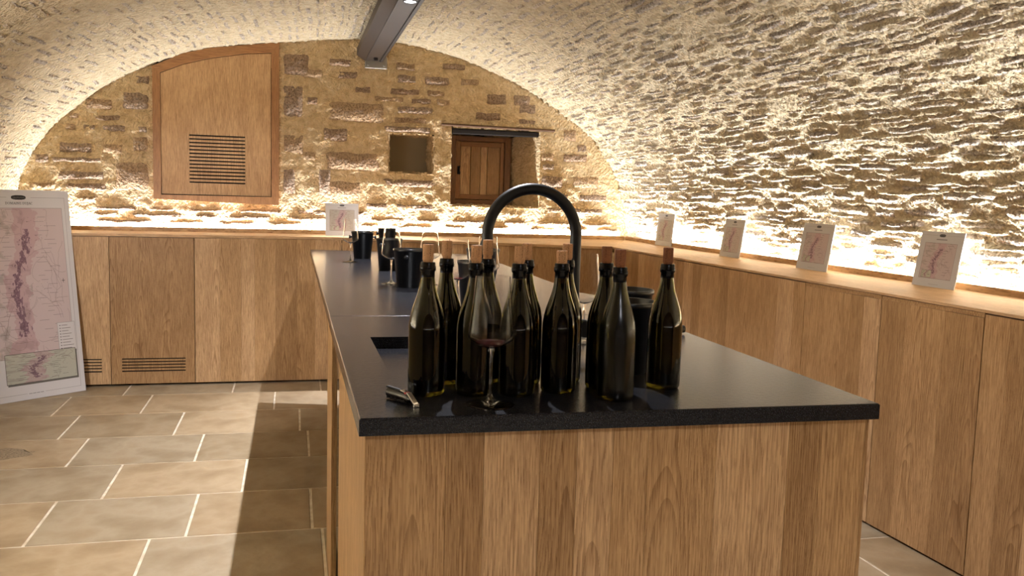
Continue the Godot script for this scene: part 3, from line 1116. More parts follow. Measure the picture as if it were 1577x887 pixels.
func build_access_panel() -> void:
	var t := thing("access_panel", "arched oak panel with a louvred grille set high in the end wall", "panel")
	var z := BACK + 0.03
	# frame: outer outline minus inner outline, following the vault at the top
	var outer := [Vector2(-1.128, 2.535), Vector2(-0.886, 2.652), Vector2(-0.677, 2.708), Vector2(-0.397, 2.752), Vector2(-0.124, 2.789)]
	var inner := [Vector2(-1.07, 2.486), Vector2(-0.887, 2.566), Vector2(-0.677, 2.627), Vector2(-0.397, 2.682), Vector2(-0.187, 2.701)]
	var b := MB.new()
	for k in 4:
		var p := [outer[k], outer[k + 1], inner[k + 1], inner[k]]
		b.face(p.map(func(q): return Vector3(q.x, q.y, z)), Vector3.BACK, p.map(func(q): return Vector2(q.y, q.x * 0.6)))
		b.face([Vector3(inner[k].x, inner[k].y, z), Vector3(inner[k + 1].x, inner[k + 1].y, z), Vector3(inner[k + 1].x, inner[k + 1].y, z - 0.06), Vector3(inner[k].x, inner[k].y, z - 0.06)], Vector3.DOWN)
		b.face([Vector3(outer[k].x, outer[k].y, z), Vector3(outer[k + 1].x, outer[k + 1].y, z), Vector3(outer[k + 1].x, outer[k + 1].y, z - 0.06), Vector3(outer[k].x, outer[k].y, z - 0.06)], Vector3.UP)
	obj("frame_head", b.done(), M.frame_oak, t)
	for e in [[Vector3(-1.131, 1.453, z), Vector3(-1.128, 2.535, z), Vector3(-1.07, 2.486, z), Vector3(-1.071, 1.489, z), "frame_post"], [Vector3(-0.126, 1.424, z), Vector3(-0.124, 2.789, z), Vector3(-0.187, 2.701, z), Vector3(-0.185, 1.492, z), "frame_post"], [Vector3(-1.131, 1.453, z), Vector3(-0.126, 1.424, z), Vector3(-0.185, 1.492, z), Vector3(-1.071, 1.489, z), "frame_sill"]]:
		b = MB.new()
		var p: Array = e.slice(0, 4)
		var c: Vector3 = (p[0] + p[1] + p[2] + p[3]) / 4.0
		b.face(p, Vector3.BACK, p.map(func(q): return Vector2(q.x / 0.8, q.y / 1.6)))
		for k in 4:
			var q: Vector3 = p[k]
			var r: Vector3 = p[(k + 1) % 4]
			b.face([q, r, r - Vector3(0, 0, 0.06), q - Vector3(0, 0, 0.06)], (q + r) / 2.0 - c)
		obj(e[4], b.done(), M.frame_oak, t)
	var lid := inner.map(func(q): return Vector2(clampf(q.x, -1.066, -0.191), q.y - 0.005))
	plate_with_slots(t, -1.066, -0.191, 1.497, lid, z - 0.012, 0.02, Rect2(-0.848, 1.594, 0.447, 0.4), 14, M.oak0)
	obj("back_board", boxed(Vector3(0.95, 1.1, 0.006), Vector3(-0.63, 2.03, z - 0.04), 0.0), M.slot, t)

func build_shutter() -> void:
	var t := thing("window_shutter", "small boarded oak shutter with a black latch in the deep window recess", "shutter")
	var z := BACK - 0.40
	for e in [[Vector3(1.452, 1.79, z), Vector3(0.05, 0.64, 0.05)], [Vector3(1.982, 1.79, z), Vector3(0.058, 0.64, 0.05)]]:
		var b := MB.new()
		b.box(e[0], e[1], 0.002, Basis(), Vector2(0.2, 0.3), Vector2(0.8, 1.6), 1)
		obj("frame_post", b.done(), M.shutter_frame, t)
	for e in [[Vector3(1.717, 2.087, z), Vector3(0.48, 0.045, 0.05)], [Vector3(1.717, 1.492, z), Vector3(0.48, 0.045, 0.05)]]:
		var b := MB.new()
		b.box(e[0], e[1], 0.002, Basis(), Vector2(0.2, 0.3), Vector2(0.8, 1.6), 0)
		obj("frame_rail", b.done(), M.shutter_frame, t)
	var leaf := part("leaf", t)
	for e in [[Vector3(1.503, 1.79, z - 0.004), Vector3(0.044, 0.545, 0.03)], [Vector3(1.93, 1.79, z - 0.004), Vector3(0.036, 0.545, 0.03)]]:
		var b := MB.new()
		b.box(e[0], e[1], 0.002, Basis(), Vector2(0.2, 0.3), Vector2(0.8, 1.6), 1)
		obj("stile", b.done(), M.shutter_oak, leaf)
	for e in [[Vector3(1.72, 2.037, z - 0.004), Vector3(0.39, 0.045, 0.03)], [Vector3(1.72, 1.542, z - 0.004), Vector3(0.39, 0.045, 0.03)]]:
		var b := MB.new()
		b.box(e[0], e[1], 0.002, Basis(), Vector2(0.2, 0.3), Vector2(0.8, 1.6), 0)
		obj("rail", b.done(), M.shutter_oak, leaf)
	var xs := [1.526, 1.625, 1.722, 1.787, 1.912]
	for k in 4:
		var b := MB.new()
		b.box(Vector3((xs[k] + xs[k + 1]) / 2.0, 1.79, z - 0.01), Vector3(xs[k + 1] - xs[k] - 0.004, 0.452, 0.02), 0.003, Basis(), Vector2(0.1 + 0.2 * k, 0.3), Vector2(0.8, 1.6), 1)
		obj("plank", b.done(), M["oak%d" % [1, 4, 0, 5][k]], leaf)
	var b := MB.new()
	b.box(Vector3(1.508, 1.79, z + 0.016), Vector3(0.022, 0.075, 0.008), 0.003)
	b.box(Vector3(1.516, 1.765, z + 0.028), Vector3(0.014, 0.03, 0.02), 0.004)
	b.tube([Vector3(1.508, 1.80, z + 0.02), Vector3(1.512, 1.815, z + 0.034), Vector3(1.518, 1.83, z + 0.036)], [0.006, 0.006, 0.005], 10)
	obj("latch", b.done(), M.iron, leaf)

# ---------------------------------------------------------------- the island
func slab(b: MB, x0: float, x1: float, zf0: float, zf1: float, zb0: float, zb1: float, hole := Rect2()) -> void:
	# stone slab with a fine chamfer; front edge at zf0 (left) .. zf1 (right), back edge at zb0 .. zb1
	var c := 0.003
	var lo := TOP - 0.036
	var o := [Vector3(x0, 0, zf0), Vector3(x1, 0, zf1), Vector3(x1 + (0.05 if zb0 < -5.0 else 0.025), 0, zb1), Vector3(x0 - 0.002, 0, zb0)]
	var mid: Vector3 = (o[0] + o[1] + o[2] + o[3]) / 4.0
	var top := []
	for k in 4:
		var p: Vector3 = o[k]
		top.push_back(Vector3(p.x + c * signf(mid.x - p.x), TOP, p.z + c * signf(mid.z - p.z)))
	for k in 4:
		var p: Vector3 = o[k]
		var q: Vector3 = o[(k + 1) % 4]
		var out := (p + q) / 2.0 - mid
		var h := Vector3.UP * (TOP - c)
		b.face([p + h, q + h, top[(k + 1) % 4], top[k]], out + Vector3.UP)
		b.face([p + h, q + h, q + Vector3.UP * lo, p + Vector3.UP * lo], out)
	b.face(o.map(func(p): return Vector3(p.x, lo, p.z)), Vector3.DOWN)
	if hole.size == Vector2.ZERO:
		b.face(top, Vector3.UP)
		return
	var q := [Vector3(hole.position.x, TOP, hole.end.y), Vector3(hole.end.x, TOP, hole.end.y), Vector3(hole.end.x, TOP, hole.position.y), Vector3(hole.position.x, TOP, hole.position.y)]
	for k in 4:
		b.face([top[k], top[(k + 1) % 4], q[(k + 1) % 4], q[k]], Vector3.UP)
		var m: Vector3 = (q[0] + q[2]) / 2.0 - (q[k] + q[(k + 1) % 4]) / 2.0
		var dn := Vector3.DOWN * 0.036
		b.face([q[k], q[(k + 1) % 4], q[(k + 1) % 4] + dn, q[k] + dn], m)

func build_island() -> void:
	var t := thing("island_worktop", "black speckled stone top of the long central island", "worktop")
	var b := MB.new()
	var hole := Rect2(0.231, -2.712, 0.489, 0.524)
	slab(b, 0.126, 1.297, -1.712, -1.690, -3.187, -3.187, hole)
	obj("slab", b.done(), M.granite, t)
	b = MB.new()
	slab(b, 0.126, 1.322, -3.1885, -3.1885, -6.95, -6.62)
	obj("slab", b.done(), M.granite, t)
	# sink let into the slab
	t = thing("sink", "black undermount sink behind the front row of bottles", "sink", Vector3(0.4755, TOP - 0.24, -2.45))
	b = MB.new()
	var w := 0.2445
	var d := 0.262
	for e in [[Vector3(0, 0.102, d), Vector3(w * 2, 0.2, 0.004)], [Vector3(0, 0.102, -d), Vector3(w * 2, 0.2, 0.004)], [Vector3(w, 0.102, 0), Vector3(0.004, 0.2, d * 2)], [Vector3(-w, 0.102, 0), Vector3(0.004, 0.2, d * 2)], [Vector3(0, 0, 0), Vector3(w * 2, 0.004, d * 2)]]:
		b.box(e[0], e[1], 0.0)
	obj("bowl", b.done(), M.sink, t)
	obj("drain", lathed([Vector2(0.0, 0.006), Vector2(0.03, 0.006), Vector2(0.038, 0.004), Vector2(0.04, 0.002)], 24), M.chrome, t)
	# body
	t = thing("bar_island", "oak clad base of the island under the black stone top", "island")
	var front := part("front_panel", t)
	var cuts := [0.0, 0.164, 0.244, 0.365, 0.446, 0.528, 0.608, 0.77, 0.864, 0.947, 1.028, 1.141, 1.15]
	staves(front, Vector3(0.141, 0.0, -1.735), Vector3(1.291, 0.0, -1.715), 1.063, 1.063, 0.02, cuts, [3, 4, 0, 5, 1, 2, 3, 0, 1, 5, 2, 4])
	var side := part("side_panel", t)
	staves(side, Vector3(0.14, 0.0, -2.755), Vector3(0.14, 0.0, -1.737), 1.063, 1.063, 0.008, [0.0, 1.009, 1.018], [0, 0])
	obj("side_recess", boxed(Vector3(0.02, 1.06, 0.58), Vector3(0.44, 0.53, -3.02), 0.0), M.slot, t)  # board blackened to stand for the shade inside the gap
	side = part("side_post", t)
	staves(side, Vector3(0.14, 0.0, -3.72), Vector3(0.14, 0.0, -3.297), 1.063, 1.063, 0.02, [0.0, 0.423], [0])
	obj("side_panel", boxed(Vector3(0.02, 1.06, 4.9), Vector3(1.285, 0.53, -4.18), 0.0), M.oak2, t)
	obj("carcass", boxed(Vector3(0.58, 0.85, 3.0), Vector3(0.98, 0.425, -5.1), 0.0), M.dark_oak, t)
	obj("carcass", boxed(Vector3(0.80, 0.82, 1.9), Vector3(0.87, 0.41, -2.72), 0.0), M.dark_oak, t)
	obj("leg_panel", boxed(Vector3(0.9, 1.06, 0.03), Vector3(0.83, 0.53, -6.5), 0.0), M.oak2, t)

# ---------------------------------------------------------------- things on the island
func build_faucet() -> void:
	var at := Vector3(0.805, TOP, -2.45)
	var t := thing("tap", "tall matt black gooseneck kitchen tap rising behind the bottles", "tap", at)
	obj("base", lathed([Vector2(0.0, 0.0), Vector2(0.03, 0.0), Vector2(0.03, 0.006), Vector2(0.026, 0.012), Vector2(0.022, 0.09), Vector2(0.018, 0.096), Vector2(0.0, 0.096)], 28), M.matt_black, t)
	var path := []
	var rad := []
	for k in 8:
		path.push_back(Vector3(0.0, 0.05 + 0.29 * k / 7.0, 0))
		rad.push_back(0.0165)
	var c := Vector3(-0.133, 0.335, 0)
	for k in range(1, 29):
		var a := deg_to_rad(186.0) * k / 28.0
		path.push_back(c + Vector3(cos(a) * 0.1335, sin(a) * 0.1355, 0))
		rad.push_back(0.0165)
	for k in range(1, 7):
		path.push_back(Vector3(-0.2655 - 0.0035 * k, 0.323 - 0.014 * k, 0))
		rad.push_back(0.0165 + 0.0008 * k)
	var b := MB.new()
	b.tube(path, rad, 26)
	obj("gooseneck", b.done(), M.matt_black, t)
	b = MB.new()
	b.tube([Vector3(-0.287, 0.245, 0), Vector3(-0.296, 0.20, 0), Vector3(-0.305, 0.155, 0)], [0.021, 0.023, 0.022], 24)
	obj("spray_head", b.done(), M.matt_black, t)
	b = MB.new()
	b.lathe([Vector2(0.0, 0.0), Vector2(0.024, 0.0), Vector2(0.0265, 0.004), Vector2(0.0265, 0.026), Vector2(0.024, 0.030), Vector2(0.0, 0.030)], 28, Vector3(0.026, 0.066, 0.018), Basis(Vector3.RIGHT, PI / 2))
	b.tube([Vector3(0.0, 0.066, 0), Vector3(0.02, 0.066, 0.02)], [0.01, 0.01], 12)
	obj("lever", b.done(), M.matt_black, t)

func bottle_meshes() -> Dictionary:
	var out := [Vector2(0.0, 0.012), Vector2(0.026, 0.003), Vector2(0.034, 0.0), Vector2(0.038, 0.002), Vector2(0.0405, 0.007), Vector2(0.041, 0.02), Vector2(0.041, 0.145), Vector2(0.0402, 0.160), Vector2(0.0375, 0.178), Vector2(0.033, 0.195), Vector2(0.0275, 0.211), Vector2(0.0225, 0.226), Vector2(0.0185, 0.242), Vector2(0.0160, 0.258), Vector2(0.0148, 0.272), Vector2(0.0144, 0.2785), Vector2(0.0162, 0.2795), Vector2(0.0168, 0.283), Vector2(0.0166, 0.287), Vector2(0.0155, 0.2885), Vector2(0.0155, 0.294), Vector2(0.0145, 0.296)]
	var inn := [Vector2(0.0105, 0.296), Vector2(0.0108, 0.27), Vector2(0.0125, 0.257), Vector2(0.0152, 0.241), Vector2(0.0192, 0.225), Vector2(0.0242, 0.210), Vector2(0.0297, 0.194), Vector2(0.0342, 0.177), Vector2(0.0370, 0.159), Vector2(0.0378, 0.144), Vector2(0.0378, 0.02), Vector2(0.036, 0.012), Vector2(0.030, 0.011), Vector2(0.018, 0.016), Vector2(0.0, 0.020)]
	out.append_array(inn)
	var cork := [Vector2(0.0, 0.262), Vector2(0.0100, 0.262), Vector2(0.0103, 0.298), Vector2(0.0122, 0.302), Vector2(0.0122, 0.334), Vector2(0.0114, 0.336), Vector2(0.0, 0.336)]
	var foil := [Vector2(0.0150, 0.2645), Vector2(0.0158, 0.264), Vector2(0.0154, 0.276), Vector2(0.0176, 0.2785), Vector2(0.0181, 0.283), Vector2(0.0178, 0.288), Vector2(0.0166, 0.2895), Vector2(0.0167, 0.2945), Vector2(0.0155, 0.2972), Vector2(0.0115, 0.2972)]
	return {"glass": lathed(out, 40), "cork": lathed(cork, 20), "foil": lathed(foil, 28)}

func build_bottles() -> void:
	var me := bottle_meshes()
	# x, z, wine level, cork lift, cork tilt, dark cork, dusty, label
	var rows := [
		[0.288, -1.913, 0.060, 0.000, 0.00, 0, 0, "leftmost wine bottle of the front group, beside the corkscrew"],
		[0.350, -2.030, 0.055, 0.003, 0.00, 0, 0, "wine bottle just behind and right of the leftmost one"],
		[0.394, -1.902, 0.090, 0.000, 0.03, 0, 0, "wine bottle directly behind the front wine glass"],
		[0.449, -2.033, 0.070, 0.006, 0.02, 0, 0, "wine bottle in the back row whose cork stands above the one behind the wine glass"],
		[0.491, -1.890, 0.120, 0.000, 0.07, 0, 0, "wine bottle with a tilted cork, right of the front wine glass"],
		[0.540, -2.010, 0.080, 0.000, 0.02, 0, 0, "wine bottle nearly hidden behind the one with the tilted cork"],
		[0.596, -1.908, 0.075, -0.010, 0.02, 0, 0, "wine bottle with a short pale cork in front of the tap"],
		[0.645, -2.022, 0.060, 0.000, 0.00, 0, 0, "wine bottle between the short-corked one and the tap"],
		[0.713, -1.932, 0.066, 0.000, 0.02, 1, 0, "wine bottle just left of and behind the dusty one"],
		[0.702, -1.815, 0.050, 0.000, 0.00, 1, 1, "dusty wine bottle standing nearest the front edge of the top"],
		[0.862, -1.918, 0.058, 0.000, 0.00, 1, 0, "rightmost wine bottle, standing apart with a dark cork"]]
	var first: Node3D = null
	for r in rows:
		var t: Node3D
		if first == null:
			t = thing("wine_bottle", r[7], "bottle", Vector3(r[0], TOP, r[1]), "opened wine bottles on the island")
			obj("glass", me.glass, M.bottle, t)
			obj("capsule", me.foil, M.foil, t)
			obj("cork", me.cork, M.cork, t)
			first = t
		else:
			t = first.duplicate()
			t.name = numbered("wine_bottle")
			add_child(t)
			t.position = Vector3(r[0], TOP, r[1])
			t.get_node("wine").free()
			tag(t, r[7], "bottle", "opened wine bottles on the island")
		t.rotation.y = rng.randf() * TAU
		var h: float = r[2]
		obj("wine", lathed([Vector2(0.0, 0.0215), Vector2(0.018, 0.0175), Vector2(0.030, 0.0125), Vector2(0.0355, 0.0135), Vector2(0.0372, 0.021), Vector2(0.0372, h), Vector2(0.0, h)], 32), M.wine, t)
		var ck: MeshInstance3D = t.get_node("cork")
		ck.position.y = r[3]
		ck.transform = Transform3D(Basis(Vector3.BACK, r[4]), Vector3(0.3 * sin(r[4]), r[3] + 0.3 * (1.0 - cos(r[4])), 0))
		ck.material_override = M.dark_cork if r[5] else M.cork
		(t.get_node("glass") as MeshInstance3D).material_override = M.dusty if r[6] else M.bottle

func build_glasses() -> void:
	var bowl := [Vector2(0.0035, 0.122), Vector2(0.012, 0.1235), Vector2(0.03, 0.131), Vector2(0.043, 0.1395), Vector2(0.0495, 0.1465), Vector2(0.0506, 0.151), Vector2(0.0495, 0.160), Vector2(0.0465, 0.185), Vector2(0.043, 0.215), Vector2(0.0398, 0.245), Vector2(0.0372, 0.278)]
	var thin := bowl.duplicate()
	for k in range(bowl.size() - 1, 0, -1):   # the inside of the thin wall
		thin.push_back(Vector2(maxf(bowl[k].x - 0.0009, 0.0), bowl[k].y + (0.0010 if k < 4 else 0.0001)))
	thin.push_back(Vector2(0.0, 0.1245))
	var stem := [Vector2(0.0, 0.0), Vector2(0.052, 0.0), Vector2(0.0527, 0.001), Vector2(0.052, 0.002), Vector2(0.034, 0.0042), Vector2(0.016, 0.008), Vector2(0.007, 0.014), Vector2(0.0042, 0.026), Vector2(0.0033, 0.055), Vector2(0.0034, 0.09), Vector2(0.0045, 0.112), Vector2(0.0075, 0.1215), Vector2(0.0, 0.1222)]
	var drop := [Vector2(0.0, 0.1262), Vector2(0.0105, 0.1262), Vector2(0.027, 0.1325), Vector2(0.0335, 0.1362), Vector2(0.0, 0.1362)]
	var tiny := [Vector2(0.0, 0.1262), Vector2(0.0105, 0.1262), Vector2(0.018, 0.1295), Vector2(0.0, 0.1295)]
	var bm := lathed(thin, 56)
	var sm := lathed(stem, 40)
	var rows := [
		[0.409, -1.794, drop, "large stemmed wine glass with a little red wine, at the front of the bottles"],
		[0.356, -5.73, tiny, "stemmed wine glass standing alone near the far left corner of the island"],
		[0.470, -4.34, [], "stemmed wine glass partly behind the nearest left black bucket"],
		[0.660, -4.33, [], "empty wine glass behind the leftmost two bottles, right of the nearest left bucket"],
		[0.614, -3.30, tiny, "wine glass with a red trace behind the second bottle and left of the tap"],
		[0.878, -2.565, [], "empty wine glass right of the tap, its rim near the bottles' necks"],
		[0.800, -3.62, [], "wine glass mostly hidden behind the left arm of the tap"]]
	for r in rows:
		var t := thing("wine_glass", r[3], "glass", Vector3(r[0], TOP, r[1]), "stemmed wine glasses on the island")
		obj("bowl", bm, M.bowl_glass, t)
		obj("stem", sm, M.solid_glass, t)
		if r[2].size():
			obj("wine", lathed(r[2], 28), M.residue, t)

func build_buckets() -> void:
	var prof := [Vector2(0.0, 0.0), Vector2(0.056, 0.0), Vector2(0.058, 0.002), Vector2(0.0735, 0.170), Vector2(0.0762, 0.172), Vector2(0.0775, 0.176), Vector2(0.0775, 0.184), Vector2(0.0762, 0.186), Vector2(0.0735, 0.186), Vector2(0.0722, 0.182), Vector2(0.056, 0.006), Vector2(0.0, 0.006)]
	var body := lathed(prof, 44)
	var knob := []
	for s in [-1.0, 1.0]:
		var kb := MB.new()
		kb.lathe([Vector2(0.0, 0.0), Vector2(0.006, 0.0), Vector2(0.006, 0.008), Vector2(0.012, 0.012), Vector2(0.012, 0.018), Vector2(0.008, 0.022), Vector2(0.0, 0.022)], 16, Vector3(s * 0.0715, 0.148, 0), Basis(Vector3.BACK, -s * PI / 2))
		knob.push_back(kb.done())
	var rows := [
		[0.457, -6.06, 0.0, "black bucket farthest left, behind the lone wine glass"],
		[0.695, -6.69, 0.3, "black bucket farthest back, at the far edge of the island"],
		[0.545, -5.16, 0.9, "black bucket second from the front in the left row"],
		[0.540, -4.20, 1.3, "black bucket nearest in the left row, beside the corks"],
		[0.715, -3.45, 1.5, "black bucket partly hidden between the second and third bottles"],
		[0.933, -4.30, 1.2, "black bucket mostly hidden behind the tap's left arm"],
		[0.955, -2.40, 0.5, "black bucket behind the one at the right bottles"],
		[0.842, -2.115, 1.0, "black bucket nearest on the right, between the dusty and the rightmost bottle"]]
	for r in rows:
		var t := thing("spittoon_bucket", r[3], "bucket", Vector3(r[0], TOP, r[1]), "black buckets on the island")
		t.rotation.y = r[2]
		obj("bucket", body, M.black, t)
		for m in knob:
			obj("knob", m, M.matt_black, t)

func build_small_things() -> void:
	# corkscrew lying in front of the leftmost bottle
	var t := thing("corkscrew", "folded corkscrew with a dark handle and a bright metal lever, left of the bottles", "corkscrew", Vector3(0.226, TOP, -1.845))
	t.rotation.y = deg_to_rad(-62.0)
	var b := MB.new()
	b.tube([Vector3(-0.052, 0.016, 0.004), Vector3(-0.046, 0.014, 0.002), Vector3(-0.02, 0.0125, -0.003), Vector3(0.01, 0.0125, -0.004), Vector3(0.03, 0.012, 0.0), Vector3(0.036, 0.011, 0.001)], [0.004, 0.0105, 0.012, 0.0115, 0.010, 0.005], 18)
	obj("handle", b.done(), M.tortoise, t)
	b = MB.new()
	b.box(Vector3(0.018, 0.0245, 0.002), Vector3(0.03, 0.003, 0.011), 0.001, Basis(Vector3.BACK, -0.15))
	b.box(Vector3(0.044, 0.0165, 0.004), Vector3(0.034, 0.004, 0.013), 0.0015, Basis(Vector3.BACK, -0.62))
	b.box(Vector3(0.0595, 0.004, 0.004), Vector3(0.006, 0.008, 0.013), 0.0015)
	obj("lever", b.done(), M.chrome, t)
	b = MB.new()
	for k in 5:
		b.box(Vector3(-0.04 + 0.014 * k, 0.004, 0.006 + 0.001 * (k % 2)), Vector3(0.012, 0.004, 0.004), 0.001, Basis(Vector3.UP, 0.5))
	obj("worm", b.done(), M.iron, t)
	obj("blade_spine", boxed(Vector3(0.07, 0.004, 0.009), Vector3(-0.018, 0.0245, 0.0), 0.001), M.iron, t)
	obj("rivet", boxed(Vector3(0.008, 0.004, 0.012), Vector3(0.022, 0.0235, 0.002), 0.001), M.red, t)
	# dark stopper behind the rightmost bottle
	t = thing("bottle_stopper", "small dark bottle stopper lying behind the rightmost bottle", "stopper", Vector3(1.262, TOP, -2.70))
	b = MB.new()
	b.lathe([Vector2(0.0, -0.022), Vector2(0.012, -0.022), Vector2(0.0135, -0.018), Vector2(0.0135, 0.014), Vector2(0.017, 0.016), Vector2(0.017, 0.026), Vector2(0.013, 0.03), Vector2(0.0, 0.03)], 20, Vector3(0, 0.0172, 0), Basis(Vector3.BACK, PI / 2))
	obj("body", b.done(), M.black, t)

# ---------------------------------------------------------------- printed boards
func card_mesh(a: Vector3, b_: Vector3, c: Vector3, d: Vector3, thick: Vector3) -> Array:
	# printed sheet a b c d (lower left, lower right, upper right, upper left) and the board behind it
	var s := MB.new()
	s.face([a, b_, c, d], thick * -1.0, [Vector2(0, 1), Vector2(1, 1), Vector2(1, 0), Vector2(0, 0)])
	var p := MB.new()
	var q := [a, b_, c, d]
	var mid := (a + c) / 2.0
	var in_ := thick * 0.05
	for k in 4:
		var m: Vector3 = (q[k] + q[(k + 1) % 4]) / 2.0 - mid
		p.face([q[k] + in_, q[(k + 1) % 4] + in_, q[(k + 1) % 4] + thick, q[k] + thick], m)
	p.face(q.map(func(v_): return v_ + in_), -thick)
	p.face(q.map(func(v_): return v_ + thick), thick)
	return [s.done(), p.done()]

func build_card(at: Vector3, along: Vector3, lean: Vector3, tall: float, k: int, label: String) -> void:
	# at = lower left corner as seen from the front; along = to the lower right; lean = how far the top leans back
	var t := thing("map_card", label, "card", at, "map cards on the oak worktops")
	var up := lean + Vector3.UP * sqrt(maxf(0.0, tall * tall - lean.length_squared()))
	var back := along.normalized().cross(up.normalized()) * -1.0
	var m := card_mesh(Vector3.ZERO, along, along + up, up, back * 0.006)
	obj("print", m[0], M["card%d" % k], t)
	obj("board", m[1], M.foam, t)
	# strut that holds it up from behind
	var b := MB.new()
	var hinge := along * 0.5 + up * 0.55 + back * 0.008
	var foot := along * 0.5 + Vector3(lean.x, 0, lean.z).normalized() * 0.062 + Vector3.UP * 0.004
	b.tube([hinge, foot], [0.004, 0.004], 8)
	obj("strut", b.done(), M.foam, t)

func build_posters() -> void:
	build_card(Vector3(0.256, 1.187, -7.45), Vector3(0.272, 0, 0.008), Vector3(0, 0, -0.05), 0.275, 4, "map card on the end wall worktop, behind the lone wine glass")
	build_card(Vector3(2.995, 1.180, -6.949), Vector3(0.02, -0.003, 0.285), Vector3(0.025, 0, 0), 0.27, 3, "farthest map card on the side worktop, near the corner")
	build_card(Vector3(3.005, 1.157, -5.80), Vector3(0.018, 0, 0.255), Vector3(0.042, 0, 0), 0.28, 0, "second farthest map card on the side worktop")
	build_card(Vector3(3.056, 1.156, -4.872), Vector3(0.022, -0.002, 0.29), Vector3(0.045, 0, 0), 0.287, 1, "second nearest map card on the side worktop")
	build_card(Vector3(3.160, 1.147, -3.937), Vector3(0.021, -0.001, 0.28), Vector3(0.045, 0, 0), 0.288, 2, "nearest and largest looking map card on the side worktop")
	# the tall board on the floor, leaning on the worktop's edge
	var br := Vector3(-1.524, 0.004, -7.075)
	var dir := Vector3(-0.768, 0, 0.64)
	var bl := br + dir * 0.72
	var up := Vector3(-0.13, 1.497, -0.155)
	var t := thing("map_board", "tall white map board standing on the floor at the left, leaning on the cabinets", "poster", bl)
	var back := (br - bl).normalized().cross(up.normalized()) * -1.0
	var m := card_mesh(Vector3.ZERO, br - bl, br - bl + up, up, back * 0.01)
	obj("print", m[0], M.poster, t)
	obj("board", m[1], M.foam, t)
	var tm := TextMesh.new()
	tm.text = "DOMAINE DUJAC"
	var f := SystemFont.new()
	f.font_names = PackedStringArray(["Droid Serif"])
	tm.font = f
	tm.font_size = 32
	tm.pixel_size = 0.00072
	tm.depth = 0.0006
	var x := (br - bl).normalized()
	var y := up.normalized()
	var o := obj("lettering", tm, M.ink, t)
	o.transform = Transform3D(Basis(x, y, x.cross(y)), (br - bl) * 0.5 + up * 0.936 - back * 0.0008)

